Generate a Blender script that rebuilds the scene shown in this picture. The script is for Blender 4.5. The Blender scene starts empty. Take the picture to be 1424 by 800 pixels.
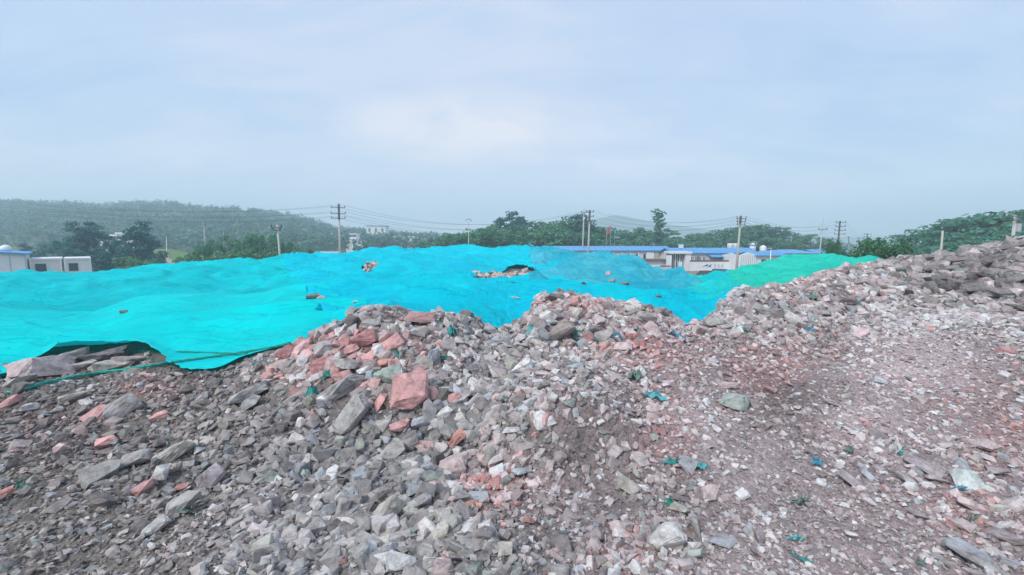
import bpy, bmesh, math, random
import numpy as np
from mathutils import Vector, Matrix

random.seed(11)
rng = np.random.default_rng(11)
SC = bpy.context.scene
COL = SC.collection

# ------------------------------------------------------------------ camera
FPX, CX, CY, HZ = 600.0, 712.0, 400.0, 334.0       # focal length / centre / horizon in photo pixels
PITCH = math.atan((CY - HZ) / FPX)
CAMZ = 1.7
cam_data = bpy.data.cameras.new('camera')
cam_data.sensor_width = 36.0
cam_data.lens = 36.0 * FPX / 1424.0
cam_data.clip_start = 0.05
cam_data.clip_end = 9000.0
cam = bpy.data.objects.new('camera', cam_data)
COL.objects.link(cam)
cam.location = (0, 0, CAMZ)
cam.rotation_euler = (math.pi / 2 - PITCH, 0, 0)
SC.camera = cam

# ------------------------------------------------------------------ sky and sun
SUN_EL, SUN_AZ = math.radians(48), math.radians(-138)   # azimuth measured from +Y (ahead), negative = towards the left
W = bpy.data.worlds.new('World')
SC.world = W
W.use_nodes = True
nt = W.node_tree
nt.nodes.clear()


class G:
    """tiny node-graph helper"""
    def __init__(s, tree): s.t = tree
    def n(s, kind, **kw):
        nd = s.t.nodes.new(kind)
        for k, v in kw.items():
            if k == 'inp':
                for a, b in v.items():
                    if isinstance(b, bpy.types.NodeSocket): s.t.links.new(b, nd.inputs[a])
                    else: nd.inputs[a].default_value = b
            else: setattr(nd, k, v)
        return nd
    def math(s, op, a, b=None, c=None, clamp=False):
        inp = {0: a}
        if b is not None: inp[1] = b
        if c is not None: inp[2] = c
        return s.n('ShaderNodeMath', operation=op, use_clamp=clamp, inp=inp).outputs[0]
    def mix(s, f, a, b, bt='MIX'):
        nd = s.n('ShaderNodeMix', data_type='RGBA', blend_type=bt)
        for k, v in ((0, f), (6, a), (7, b)):
            if isinstance(v, bpy.types.NodeSocket): s.t.links.new(v, nd.inputs[k])
            else: nd.inputs[k].default_value = v if k == 0 else (*v[:3], 1)
        return nd.outputs[2]
    def noise(s, vec, scale, detail=4, rough=.55, dist=0.0):
        nd = s.n('ShaderNodeTexNoise', inp={'Scale': scale, 'Detail': detail, 'Roughness': rough, 'Distortion': dist})
        if vec is not None: s.t.links.new(vec, nd.inputs['Vector'])
        return nd.outputs['Fac']
    def ramp(s, f, stops, interp='LINEAR'):
        nd = s.n('ShaderNodeValToRGB')
        cr = nd.color_ramp
        cr.interpolation = interp
        while len(cr.elements) < len(stops): cr.elements.new(.5)
        for e, (p, c) in zip(cr.elements, stops):
            e.position = p
            e.color = (*c, 1) if len(c) == 3 else c
        s.t.links.new(f, nd.inputs[0])
        return nd.outputs[0]


g = G(nt)
sky = g.n('ShaderNodeTexSky', sky_type='NISHITA', sun_disc=False, sun_elevation=SUN_EL,
          sun_rotation=SUN_AZ, altitude=50.0, air_density=1.0, dust_density=3.0, ozone_density=1.0)
tc = g.n('ShaderNodeTexCoord')
sep = g.n('ShaderNodeSeparateXYZ', inp={0: tc.outputs['Generated']})
zc = g.math('MAXIMUM', sep.outputs[2], 0.0)
den = g.math('ADD', zc, .22)
cxy = g.n('ShaderNodeCombineXYZ', inp={0: g.math('DIVIDE', sep.outputs[0], den), 1: g.math('DIVIDE', sep.outputs[1], den), 2: 3.7})
n_big = g.noise(cxy.outputs[0], .75, 3, .5, .3)
n_mid = g.noise(g.n('ShaderNodeMapping', inp={'Vector': cxy.outputs[0], 'Rotation': (0, 0, .3), 'Scale': (.7, 2.0, 1)}).outputs[0], 1.9, 6, .58, .7)
n_all = g.math('ADD', g.math('MULTIPLY', n_big, .60), g.math('MULTIPLY', n_mid, .40))
# cloud deck colours (radiance x 10, the Background runs at 0.1)
SKYV = 5.3
def sc(c, k=SKYV): return tuple(x * k for x in c)
cloud = g.ramp(n_all, [(.36, (.39, .55, .82)), (.46, (.50, .64, .87)), (.54, (.63, .715, .88)), (.64, (.80, .82, .94))], 'EASE')
cloud = g.n('ShaderNodeVectorMath', operation='SCALE', inp={0: cloud, 'Scale': SKYV}).outputs[0]
# the break in the clouds ahead, where the sun's glow comes through
sd = Vector((-0.085, .965, .232)).normalized()
nrm = g.n('ShaderNodeVectorMath', operation='NORMALIZE', inp={0: tc.outputs['Generated']}).outputs[0]
dx = g.n('ShaderNodeVectorMath', operation='SUBTRACT', inp={0: nrm, 1: tuple(sd)}).outputs[0]
dsp = g.n('ShaderNodeSeparateXYZ', inp={0: dx})
ex = g.math('POWER', g.math('DIVIDE', dsp.outputs[0], .30), 2.0)
ez = g.math('POWER', g.math('DIVIDE', dsp.outputs[2], .092), 2.0)
gl = g.math('SUBTRACT', 1.0, g.math('SQRT', g.math('ADD', g.math('ADD', ex, ez), g.math('POWER', g.math('DIVIDE', dsp.outputs[1], .6), 2.0))), clamp=True)
n_hole = g.noise(cxy.outputs[0], 2.2, 6, .6, .6)
glow = g.math('MULTIPLY', gl, g.math('MULTIPLY_ADD', n_hole, 3.0, -.85, clamp=True))
glow = g.math('MULTIPLY', glow, 1.9, clamp=True)
cloud = g.mix(glow, cloud, sc((1.12, 1.0, .95)))
# a wide paler stretch of thin cloud round it and to the right
wide = g.math('MULTIPLY', g.math('SUBTRACT', 1.0, g.n('ShaderNodeVectorMath', operation='LENGTH', inp={0: dx}).outputs['Value'], clamp=True), .45)
cloud = g.mix(wide, cloud, sc((.66, .71, .85)))
# towards the horizon the deck dissolves into pale blue haze
hz = g.math('POWER', g.math('SUBTRACT', 1.0, g.math('MULTIPLY', zc, 3.4), clamp=True), 2.0)
cloud = g.mix(g.math('MULTIPLY', hz, .8), cloud, sc((.98, 1.02, 1.10)))
skymix = g.mix(.12, cloud, sky.outputs[0])
bg = g.n('ShaderNodeBackground', inp={'Color': skymix, 'Strength': 0.1})
g.n('ShaderNodeOutputWorld', inp={0: bg.outputs[0]})

sun = bpy.data.lights.new('sun', 'SUN')
sun.energy = 1.5
sun.angle = math.radians(14)
sun.color = (1.0, .945, .87)
sun_o = bpy.data.objects.new('sun', sun)
COL.objects.link(sun_o)
sv = Vector((math.sin(SUN_AZ) * math.cos(SUN_EL), math.cos(SUN_AZ) * math.cos(SUN_EL), math.sin(SUN_EL)))
sun_o.rotation_euler = sv.to_track_quat('Z', 'Y').to_euler()

vs = SC.view_settings
vs.view_transform = 'Standard'
vs.look = 'None'
vs.exposure = 1.06
HAZE = 0.0016
vs.gamma = 1.0
SC.render.engine = 'CYCLES'
cy = SC.cycles
cy.use_denoising = True
cy.max_bounces = 6
cy.diffuse_bounces = 3
cy.volume_bounces = 4
cy.transparent_max_bounces = 8
cy.use_adaptive_sampling = True
cy.adaptive_threshold = 0.015

# ------------------------------------------------------------------ numbers -> places
CP, SP = math.cos(PITCH), math.sin(PITCH)
def ray(px, py):
    a, b = (px - CX) / FPX, (CY - py) / FPX
    return a, CP + b * SP, -SP + b * CP
def at(px, py, Y):
    x, y, z = ray(px, py)
    s = Y / y
    return Vector((x * s, Y, z * s + CAMZ))
def project(x, y, z):
    """world arrays -> photo pixels"""
    z = z - CAMZ
    d = y * CP - z * SP
    v = y * SP + z * CP
    d = np.where(d < .05, .05, d)
    return CX + FPX * x / d, CY - FPX * v / d

# ------------------------------------------------------------------ noise
_perm = rng.permutation(4096).astype(np.int64)
_ga = rng.uniform(0, 2 * np.pi, 4096)
_gx, _gy = np.cos(_ga), np.sin(_ga)
def perlin(x, y, seed=0):
    x = np.asarray(x, float) + seed * 17.31; y = np.asarray(y, float) - seed * 9.17
    xi, yi = np.floor(x).astype(np.int64), np.floor(y).astype(np.int64)
    xf, yf = x - xi, y - yi
    def gr(ix, iy, fx, fy):
        h = _perm[(_perm[ix & 4095] + iy) & 4095]
        return _gx[h] * fx + _gy[h] * fy
    u = xf * xf * xf * (xf * (xf * 6 - 15) + 10); v = yf * yf * yf * (yf * (yf * 6 - 15) + 10)
    a = gr(xi, yi, xf, yf); b = gr(xi + 1, yi, xf - 1, yf)
    c = gr(xi, yi + 1, xf, yf - 1); d = gr(xi + 1, yi + 1, xf - 1, yf - 1)
    return ((a + (b - a) * u) + ((c + (d - c) * u) - (a + (b - a) * u)) * v) * 1.4
def fbm(x, y, octv=4, seed=0, gain=.5):
    s, a = 0, 1.0
    for k in range(octv):
        s = s + a * perlin(x * 2 ** k, y * 2 ** k, seed + k * 3)
        a *= gain
    return s
def sstep(x, a, b):
    t = np.clip((x - a) / (b - a), 0, 1)
    return t * t * (3 - 2 * t)

# ------------------------------------------------------------------ mesh helpers
def mesh_np(name, verts, faces, smooth=False):
    """faces: (n,3) or (n,4) int array"""
    me = bpy.data.meshes.new(name)
    verts = np.asarray(verts, np.float32); faces = np.asarray(faces, np.int32)
    n, k = faces.shape
    me.vertices.add(len(verts)); me.vertices.foreach_set('co', verts.ravel())
    me.loops.add(n * k); me.loops.foreach_set('vertex_index', faces.ravel())
    me.polygons.add(n)
    me.polygons.foreach_set('loop_start', np.arange(0, n * k, k, dtype=np.int32))
    me.polygons.foreach_set('loop_total', np.full(n, k, np.int32))
    me.polygons.foreach_set('use_smooth', np.full(n, smooth, bool))
    me.update(calc_edges=True)
    return me
def add_col(me, name, rgb):
    """per-vertex colour of the thing itself (its own tint)"""
    a = me.color_attributes.new(name, 'FLOAT_COLOR', 'POINT')
    c = np.ones((len(rgb), 4), np.float32); c[:, :3] = rgb
    a.data.foreach_set('color', c.ravel())
def link(name, me, mat=None, parent=None, **props):
    o = bpy.data.objects.new(name, me)
    COL.objects.link(o)
    if me is not None and mat is not None and not me.materials: me.materials.append(mat)
    if parent: o.parent = parent
    for k, v in props.items():
        if v is not None: o[k] = v
    return o
def empty(name, loc, label, cat, group=None, rz=0):
    o = bpy.data.objects.new(name, None)
    COL.objects.link(o)
    o.empty_display_size = .2
    o.location = loc; o.rotation_euler = (0, 0, rz)
    o['label'] = label; o['category'] = cat
    if group: o['group'] = group
    return o

class MB:
    """collects boxes, bars, tubes and prisms into one mesh"""
    def __init__(s): s.v, s.f = [], []
    def add(s, vs, fs):
        k = len(s.v); s.v += [tuple(p) for p in vs]; s.f += [tuple(i + k for i in f) for f in fs]; return s
    def box(s, x0, x1, y0, y1, z0, z1):
        return s.add([(x, y, z) for z in (z0, z1) for y in (y0, y1) for x in (x0, x1)],
                     [(0, 2, 3, 1), (4, 5, 7, 6), (0, 1, 5, 4), (2, 6, 7, 3), (0, 4, 6, 2), (1, 3, 7, 5)])
    def tube(s, pts, rad, n=8, cap=True):
        pts = [Vector(p) for p in pts]
        rad = rad if isinstance(rad, (list, tuple)) else [rad] * len(pts)
        k0 = len(s.v); vs = []
        for i, p in enumerate(pts):
            d = (pts[min(i + 1, len(pts) - 1)] - pts[max(i - 1, 0)]).normalized()
            a = d.orthogonal().normalized() if abs(d.z) < .99 else Vector((1, 0, 0))
            if abs(d.z) < .99: a = d.cross(Vector((0, 0, 1))).normalized()
            b = d.cross(a)
            for j in range(n):
                t = 2 * math.pi * j / n
                vs.append(p + (a * math.cos(t) + b * math.sin(t)) * rad[i])
        fs = []
        for i in range(len(pts) - 1):
            for j in range(n):
                fs.append((i * n + j, i * n + (j + 1) % n, (i + 1) * n + (j + 1) % n, (i + 1) * n + j))
        if cap:
            fs.append(tuple(range(n))[::-1]); fs.append(tuple((len(pts) - 1) * n + j for j in range(n)))
        return s.add(vs, fs)
    def prism(s, poly, axis, a, b):
        """poly: 2-D points; axis 0/1/2 is the extrusion axis from a to b"""
        n = len(poly)
        def P(q, t):
            return {0: (t, q[0], q[1]), 1: (q[0], t, q[1]), 2: (q[0], q[1], t)}[axis]
        return s.add([P(q, a) for q in poly] + [P(q, b) for q in poly],
                     [tuple(range(n)), tuple(range(n, 2 * n))[::-1]] + [(i, n + i, n + (i + 1) % n, (i + 1) % n) for i in range(n)])
    def mesh(s, name, smooth=False):
        me = bpy.data.meshes.new(name)
        me.from_pydata(s.v, [], s.f)
        bm = bmesh.new(); bm.from_mesh(me)
        bmesh.ops.recalc_face_normals(bm, faces=bm.faces)
        bm.to_mesh(me); bm.free()
        if smooth:
            for p in me.polygons: p.use_smooth = True
        return me
    def build(s, name, mat, parent=None, smooth=False, **props):
        return link(name, s.mesh(name, smooth), mat, parent, **props)

# ------------------------------------------------------------------ materials
def new_mat(name):
    m = bpy.data.materials.new(name)
    m.use_nodes = True
    t = m.node_tree
    t.nodes.clear()
    gg = G(t)
    bs = gg.n('ShaderNodeBsdfPrincipled')
    gg.n('ShaderNodeOutputMaterial', inp={0: bs.outputs[0]})
    return m, gg, bs
def plain(name, col, rough=.6, var=.12, scale=6.0, metal=0.0, bump=0.0):
    """painted / cast surface with faint mottling and dirt"""
    m, gg, bs = new_mat(name)
    t = gg.n('ShaderNodeTexCoord')
    n = gg.noise(t.outputs['Object'], scale, 5, .6)
    c = gg.mix(n, tuple(x * (1 - var * 1.6) for x in col), tuple(min(1, x * (1 + var)) for x in col))
    gg.t.links.new(c, bs.inputs['Base Color'])
    bs.inputs['Roughness'].default_value = rough
    bs.inputs['Metallic'].default_value = metal
    if bump:
        b = gg.n('ShaderNodeBump', inp={'Strength': bump, 'Distance': .02, 'Height': n})
        gg.t.links.new(b.outputs[0], bs.inputs['Normal'])
    return m
# ------------------------------------------------------------------ the rubble terrain, lofted through feature lines
def pchip(xk, yk, x):
    xk = np.asarray(xk, float); yk = np.asarray(yk, float)
    h = np.diff(xk); d = np.diff(yk) / h
    m = np.zeros_like(yk)
    m[0], m[-1] = d[0], d[-1]
    w1 = 2 * h[1:] + h[:-1]; w2 = h[1:] + 2 * h[:-1]
    ok = d[:-1] * d[1:] > 0
    with np.errstate(divide='ignore', invalid='ignore'):
        hm = (w1 + w2) / (w1 / d[:-1] + w2 / d[1:])
    m[1:-1] = np.where(ok, hm, 0)
    x = np.clip(x, xk[0], xk[-1])
    i = np.clip(np.searchsorted(xk, x, side='right') - 1, 0, len(h) - 1)
    t = (x - xk[i]) / h[i]
    return ((2 * t ** 3 - 3 * t ** 2 + 1) * yk[i] + (t ** 3 - 2 * t ** 2 + t) * h[i] * m[i]
            + (-2 * t ** 3 + 3 * t ** 2) * yk[i + 1] + (t ** 3 - t ** 2) * h[i] * m[i + 1])

NU = 640
_uu = np.linspace(-1, 1, NU)
U = 1.28 * _uu + .95 * np.sign(_uu) * np.clip(np.abs(_uu) - .86, 0, 1) ** 1.2 * 6
def line(pts):
    """(photo x, photo y, metres ahead) -> (Y(u), z(u)) over the whole fan"""
    P = [at(*p) for p in pts]
    u = np.array([p.x / p.y for p in P]); o = np.argsort(u)
    Yk = np.array([p.y for p in P])[o]; zk = np.array([p.z for p in P])[o]; u = u[o]
    return pchip(u, Yk, U), pchip(u, zk, U)
const = lambda Y, z: (np.full(NU, float(Y)), np.full(NU, float(z)))
L_A = line([(x, 800, 2.05) for x in (-400, 712, 1824)])
L_B = line([(-400, 690, 2.85), (712, 690, 2.85), (1000, 690, 2.85), (1424, 690, 2.8), (1824, 690, 2.8)])
L_C = line([(-400, 640, 3.35), (0, 640, 3.35), (300, 640, 3.35), (480, 640, 3.35), (640, 640, 3.4), (700, 610, 3.5), (760, 575, 3.62), (830, 565, 3.68),
            (890, 595, 3.6), (1000, 575, 3.95), (1100, 560, 4.25), (1200, 520, 5.1), (1300, 500, 5.75), (1424, 500, 5.75), (1824, 500, 5.75)])
L_D = line([(-400, 590, 4.1), (0, 590, 4.1), (180, 585, 4.1), (300, 570, 4.15), (400, 560, 4.1), (500, 545, 4.1), (570, 540, 4.15), (650, 540, 4.25), (720, 520, 4.6),
            (780, 510, 4.9), (850, 500, 5.2), (930, 500, 5.2), (1000, 495, 5.5), (1060, 487, 5.9), (1120, 478, 6.5), (1200, 450, 8.0), (1300, 436, 9.2), (1424, 436, 9.2), (1824, 436, 9.2)])
CREST = [(-400, 552, 4.75), (0, 547, 4.8), (70, 534, 5.0), (130, 530, 5.1), (200, 522, 5.15), (300, 516, 5.1), (345, 506, 5.05), (390, 492, 5.0), (430, 474, 5.05), (470, 455, 5.1), (500, 438, 5.15), (530, 434, 5.2), (560, 438, 5.25),
         (610, 441, 5.4), (645, 446, 5.6), (690, 461, 6.0), (715, 458, 6.2), (735, 442, 6.4), (755, 418, 6.6), (775, 411, 6.7), (800, 417, 6.8), (850, 425, 6.9), (900, 434, 7.0),
         (935, 450, 7.2), (960, 456, 7.4), (985, 446, 7.7), (1003, 429, 8.0), (1040, 408, 8.6), (1080, 401, 9.4), (1120, 394, 10.2), (1150, 381, 11.0), (1200, 375, 12.0),
         (1250, 366, 12.8), (1290, 361, 13.2), (1330, 355, 13.4), (1380, 345, 13.5), (1424, 335, 13.5), (1550, 322, 13.5), (1824, 318, 13.5)]
L_E = line(CREST)
drop = pchip([-1.5, -.75, -.5, -.35, 0, .35, .55, .9, 1.5], [.04, .04, .10, .30, .34, .22, .3, .55, .9], U)
gap = pchip([-1.5, -.5, 0, .5, 1.5], [.5, .7, .9, 1.1, 1.6], U)
L_F = (L_E[0] + gap, L_E[1] - drop)
L_H = line([(-400, 434, 8.8), (0, 433, 9.0), (60, 437, 9.0), (130, 441, 8.8), (200, 418, 9.6), (245, 411, 10.), (330, 415, 10.), (440, 406, 10.5), (490, 408, 11.), (560, 396, 12.), (640, 393, 12.5), (720, 396, 13.),
            (800, 400, 13.5), (880, 410, 13.5), (950, 409, 14.), (1010, 396, 14.), (1080, 389, 14.5), (1130, 378, 15.), (1200, 369, 15.8), (1260, 372, 16.2), (1340, 372, 16.5), (1824, 372, 16.5)])
L_H2 = (L_H[0] + 1.6, L_H[1] - pchip([-1.5, -.3, .3, .6, 1.5], [.10, .10, .05, .03, .3], U))
L_I = line([(-400, 388, 20.), (0, 379, 21.), (60, 378, 21.), (150, 377, 21.), (215, 372, 22.), (275, 366, 23.), (340, 363, 24.), (410, 357, 25.), (440, 358, 26.), (490, 350, 28.), (525, 347, 30.), (590, 347, 30.), (650, 345, 30.), (700, 345, 30.),
            (760, 346, 28.), (800, 350, 26.), (840, 356, 25.), (862, 361, 24.), (878, 360, 23.), (900, 372, 22.), (922, 385, 21.5), (945, 391, 21.5), (970, 394, 21.5), (1000, 388, 21.), (1030, 379, 20.5), (1060, 372, 20.), (1090, 368, 20.), (1120, 364, 20.),
            (1150, 360, 20.), (1180, 361, 20.), (1205, 362, 20.), (1240, 371, 19.5), (1290, 380, 19.5), (1824, 385, 19.5)])
L_J = (L_I[0] + 4.0, np.minimum(L_I[1] - 1.4, -1.0))
L_K = (L_I[0] + 12.0, np.full(NU, -4.2))
L_L = const(95, -4.4)
L_0 = const(.5, .0)
LINES = [L_0, L_A, L_B, L_C, L_D, L_E, L_F, L_H, L_H2, L_I, L_J, L_K, L_L]
LY = np.array([l[0] for l in LINES]); LZ = np.array([l[1] for l in LINES])     # (lines, NU)
TS = np.linspace(0, len(LINES) - 1, 620)
kk = np.arange(len(LINES), dtype=float)
NYG = 900
LOGY = np.linspace(math.log(.5), math.log(95), NYG)
HM = np.empty((NU, NYG))
for i in range(NU):
    yy = pchip(kk, LY[:, i], TS); zz = pchip(kk, LZ[:, i], TS)
    HM[i] = np.interp(LOGY, np.log(yy), zz)
for _ in range(2):      # soften the creases between lines across the fan
    HM[1:-1] = .25 * HM[:-2] + .5 * HM[1:-1] + .25 * HM[2:]
def base_z(x, y):
    x = np.asarray(x, float); y = np.maximum(np.asarray(y, float), .5)
    fu = np.interp(x / y, U, np.arange(NU)); fy = (np.log(y) - LOGY[0]) / (LOGY[1] - LOGY[0])
    fu = np.clip(fu, 0, NU - 1.001); fy = np.clip(fy, 0, NYG - 1.001)
    i, j = fu.astype(int), fy.astype(int); a, b = fu - i, fy - j
    return (HM[i, j] * (1 - a) * (1 - b) + HM[i + 1, j] * a * (1 - b) + HM[i, j + 1] * (1 - a) * b + HM[i + 1, j + 1] * a * b)
crest_Y = lambda u: np.interp(u, U, L_E[0])
sky_Y = lambda u: np.interp(u, U, L_I[0])
_b = at(800, 600, 3.45)
_hc = [at(514, 371, 19.5), at(668, 383, 15.5), at(700, 379, 15.8), at(728, 374, 16.2)]
def _holes(x, y):
    h = 0
    for c in _hc: h = np.maximum(h, np.exp(-((x - c.x) / .9) ** 2 - ((y - c.y) / 1.6) ** 2))
    return h
def rough_z(x, y):
    """clods, ruts and the small collapsed lip below the central heap"""
    u = x / np.maximum(y, .3)
    vis = 1 - sstep(y, crest_Y(u) + .6, crest_Y(u) + 1.8)
    cl = .050 * fbm(x * 1.3, y * 1.3, 3, 5) + .030 * (1 - 2 * np.abs(perlin(x * 3.1, y * 2.4, 9))) * sstep(fbm(x * .5, y * .5, 2, 31), -.4, .4) + .020 * fbm(x * 8, y * 8, 3, 40) + .012 * np.abs(perlin(x * 15, y * 15, 44))
    cl = cl * (1 + .35 * sstep(y, 4, 9)) + .035 * np.abs(perlin(x * 9, y * 9, 51)) * np.exp(-((x - _b.x) / .6) ** 2 - ((y - _b.y) / .5) ** 2)
    path = np.exp(-(((u - 1.0 + (y - 6) * .02) / .22) ** 2)) * sstep(y, 2.2, 4) * (1 - sstep(y, 8.5, 9.5))
    cl = cl * (1 - .6 * path)
    dx, dy = (x - _b.x) / .42, (y - _b.y) / .30
    lip = .21 * np.exp(-dx ** 2) * np.where(dy < 0, np.exp(-(dy * 2.6) ** 4), np.exp(-dy ** 2)) * (1 + .5 * perlin(x * 6, y * 6, 3))
    dig = -.05 * np.exp(-((x - _b.x - .05) / .3) ** 2 - ((y - _b.y + .25) / .12) ** 2)
    cover = sstep(y, crest_Y(u) + np.where(u < -.5, 2.2, .6), crest_Y(u) + np.where(u < -.5, 3.4, 1.8)) * (1 - _holes(x, y)) * (1 - sstep(y, sky_Y(u) + 1, sky_Y(u) + 6))
    return (cl + lip + dig) * vis - .30 * cover
def ground_z(x, y): return base_z(x, y) + rough_z(x, y)
def ground_n(x, y, e=.05):
    dx = (ground_z(x + e, y) - ground_z(x - e, y)) / (2 * e); dy = (ground_z(x, y + e) - ground_z(x, y - e)) / (2 * e)
    n = np.stack([-dx, -dy, np.ones_like(dx)], -1)
    return n / np.linalg.norm(n, axis=-1, keepdims=True)
_ys = np.exp(np.linspace(math.log(1.0), math.log(60), 1600))
def hit(px, py):
    """first point where the line of sight meets the rubble"""
    r = ray(px, py)
    s = _ys / r[1]
    d = (r[2] * s + CAMZ) - ground_z(r[0] * s, _ys)
    k = np.argmax(d < 0) if (d < 0).any() else len(_ys) - 1
    Y = _ys[k]
    return Vector((r[0] / r[1] * Y, Y, float(ground_z(np.array([r[0] / r[1] * Y]), np.array([Y]))[0])))

# ---- what the rubble is made of, by place (its own colours: grey limestone, brown earth, pink granite)
PINK = [(480, 500, 85, 38, .62), (425, 500, 40, 22, .55), (560, 500, 55, 40, .35), (690, 672, 48, 42, .60), (755, 690, 40, 50, .2), (905, 487, 80, 32, .50), (800, 432, 75, 24, .45), (925, 600, 38, 48, .5),
        (1070, 515, 60, 36, .5), (1120, 490, 60, 30, .3), (1330, 560, 160, 60, .22), (1395, 600, 60, 50, .4), (215, 540, 40, 18, .4), (70, 610, 80, 50, .12), (1150, 400, 90, 25, .22), (860, 770, 70, 40, .2), (1345, 710, 80, 40, .25), (750, 560, 60, 40, .15)]
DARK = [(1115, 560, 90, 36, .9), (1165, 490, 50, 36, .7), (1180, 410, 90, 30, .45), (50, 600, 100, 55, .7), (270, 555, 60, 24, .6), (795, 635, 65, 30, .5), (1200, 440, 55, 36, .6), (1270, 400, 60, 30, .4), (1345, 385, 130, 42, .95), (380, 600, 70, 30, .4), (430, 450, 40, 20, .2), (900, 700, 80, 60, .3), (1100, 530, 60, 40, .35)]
PALE = [(1275, 500, 100, 70, 1.), (1230, 575, 100, 55, .9), (1060, 640, 70, 60, .5), (1140, 740, 120, 60, .45), (720, 510, 90, 50, .3), (1290, 600, 90, 40, .5), (980, 590, 60, 40, .4), (330, 720, 120, 60, .15)]
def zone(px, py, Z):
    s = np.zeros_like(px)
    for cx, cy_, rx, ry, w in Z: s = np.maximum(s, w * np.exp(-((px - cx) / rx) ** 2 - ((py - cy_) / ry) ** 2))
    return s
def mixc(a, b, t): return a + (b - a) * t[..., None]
def earth_tint(x, y, z):
    px, py = project(x, y, z)
    br = np.array((.140, .122, .110)); bl = np.array((.158, .149, .145)); pu = np.array((.232, .190, .190))
    c = mixc(np.broadcast_to(br, px.shape + (3,)), bl, sstep(px + .25 * (py - 600) , 260, 480))
    c = mixc(c, pu, sstep(px + .1 * (py - 600), 640, 900))
    c = mixc(c, np.array((.36, .17, .16)), .85 * zone(px, py, PINK))
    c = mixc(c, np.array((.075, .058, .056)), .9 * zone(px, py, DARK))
    c = mixc(c, np.array((.40, .325, .325)), .9 * zone(px, py, PALE))
    n = fbm(x * .9, y * .9, 3, 61)
    return np.clip(c * (1 + .22 * n)[..., None], .02, .9)
PINKS = np.array([(.55, .31, .305), (.60, .37, .36), (.50, .31, .31), (.58, .43, .42), (.46, .24, .24), (.54, .27, .25)])
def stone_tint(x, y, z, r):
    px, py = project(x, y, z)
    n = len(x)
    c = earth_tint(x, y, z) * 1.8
    grey = c.mean(1, keepdims=True)
    c = c * .55 + grey * np.array((1.04, .985, .985)) * .45
    kind = r.random(n)
    c = np.where((kind < .10)[:, None], grey * np.array((.93, 1.0, 1.06)), c)            # blue-grey
    c = np.where(((kind > .10) & (kind < .17))[:, None], grey * np.array((1.05, 1.03, .93)), c)   # buff
    c = np.where(((kind > .17) & (kind < .20))[:, None], grey * np.array((.90, 1.02, .96)), c)   # greenish
    c = np.where((kind > .985)[:, None], np.array((.46, .45, .45)), c)                   # pale limestone
    pk = r.random(n) < (zone(px, py, PINK) * 1.05 + .004)
    c = np.where(pk[:, None], PINKS[r.integers(0, len(PINKS), n)], c)
    return np.clip(c * np.exp(r.normal(0, .34, n))[:, None], .03, .56)

# ---- materials for rock and earth
def rock_mat(name, bump=.5, sc_=1.0):
    m, gg, bs = new_mat(name)
    at_ = gg.n('ShaderNodeAttribute', attribute_name='tint')
    t = gg.n('ShaderNodeNewGeometry')
    n1 = gg.noise(t.outputs['Position'], 14 * sc_, 6, .62, .2)
    n2 = gg.noise(t.outputs['Position'], 70 * sc_, 3, .6)
    f = gg.math('ADD', gg.math('MULTIPLY', n1, .7), gg.math('MULTIPLY', n2, .3))
    k = gg.ramp(f, [(.32, (.42, .40, .39)), (.5, (1, 1, 1)), (.68, (1.42, 1.40, 1.38))])
    c = gg.mix(1.0, at_.outputs['Color'], k, 'MULTIPLY')
    dust = gg.ramp(gg.noise(t.outputs['Position'], 22 * sc_, 5, .65, .4), [(.46, (0, 0, 0)), (.64, (1, 1, 1))])
    c = gg.mix(gg.math('MULTIPLY', dust, .27), c, (.36, .325, .315))
    gg.t.links.new(c, bs.inputs['Base Color'])
    bs.inputs['Roughness'].default_value = .86
    b = gg.n('ShaderNodeBump', inp={'Strength': bump, 'Distance': .02, 'Height': f})
    gg.t.links.new(b.outputs[0], bs.inputs['Normal'])
    return m
M_ROCK = rock_mat('rock')
def ground_mat():
    m, gg, bs = new_mat('rubble_earth')
    at_ = gg.n('ShaderNodeAttribute', attribute_name='tint')
    pos = gg.n('ShaderNodeNewGeometry').outputs['Position']
    wob = gg.n('ShaderNodeTexNoise', inp={'Vector': pos, 'Scale': 9.0, 'Detail': 3.0})
    wp = gg.n('ShaderNodeVectorMath', operation='MULTIPLY_ADD', inp={0: wob.outputs['Color'], 1: (.05, .05, .05), 2: pos}).outputs[0]
    v1 = gg.n('ShaderNodeTexVoronoi', inp={'Vector': wp, 'Scale': 26.0})
    v2 = gg.n('ShaderNodeTexVoronoi', inp={'Vector': wp, 'Scale': 70.0})
    n = gg.noise(pos, 30, 6, .65)
    h = gg.math('ADD', gg.math('MULTIPLY', v1.outputs['Distance'], -.55), gg.math('ADD', gg.math('MULTIPLY', v2.outputs['Distance'], -.25), gg.math('MULTIPLY', n, .35)))
    hs1 = gg.n('ShaderNodeSeparateColor', inp={0: v1.outputs['Color']})
    hs2 = gg.n('ShaderNodeSeparateColor', inp={0: v2.outputs['Color']})
    val = gg.math('ADD', gg.math('MULTIPLY', hs1.outputs[0], .55), gg.math('ADD', gg.math('MULTIPLY', hs2.outputs[1], .45), gg.math('MULTIPLY', n, .35)))
    k = gg.ramp(val, [(.2, (.70, .70, .70)), (.65, (1, 1, 1)), (1, (1.35, 1.34, 1.33))])
    c = gg.mix(1.0, at_.outputs['Color'], k, 'MULTIPLY')
    gg.t.links.new(c, bs.inputs['Base Color'])
    bs.inputs['Roughness'].default_value = .93
    b = gg.n('ShaderNodeBump', inp={'Strength': .9, 'Distance': .03, 'Height': h})
    gg.t.links.new(b.outputs[0], bs.inputs['Normal'])
    return m
M_EARTH = ground_mat()

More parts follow.
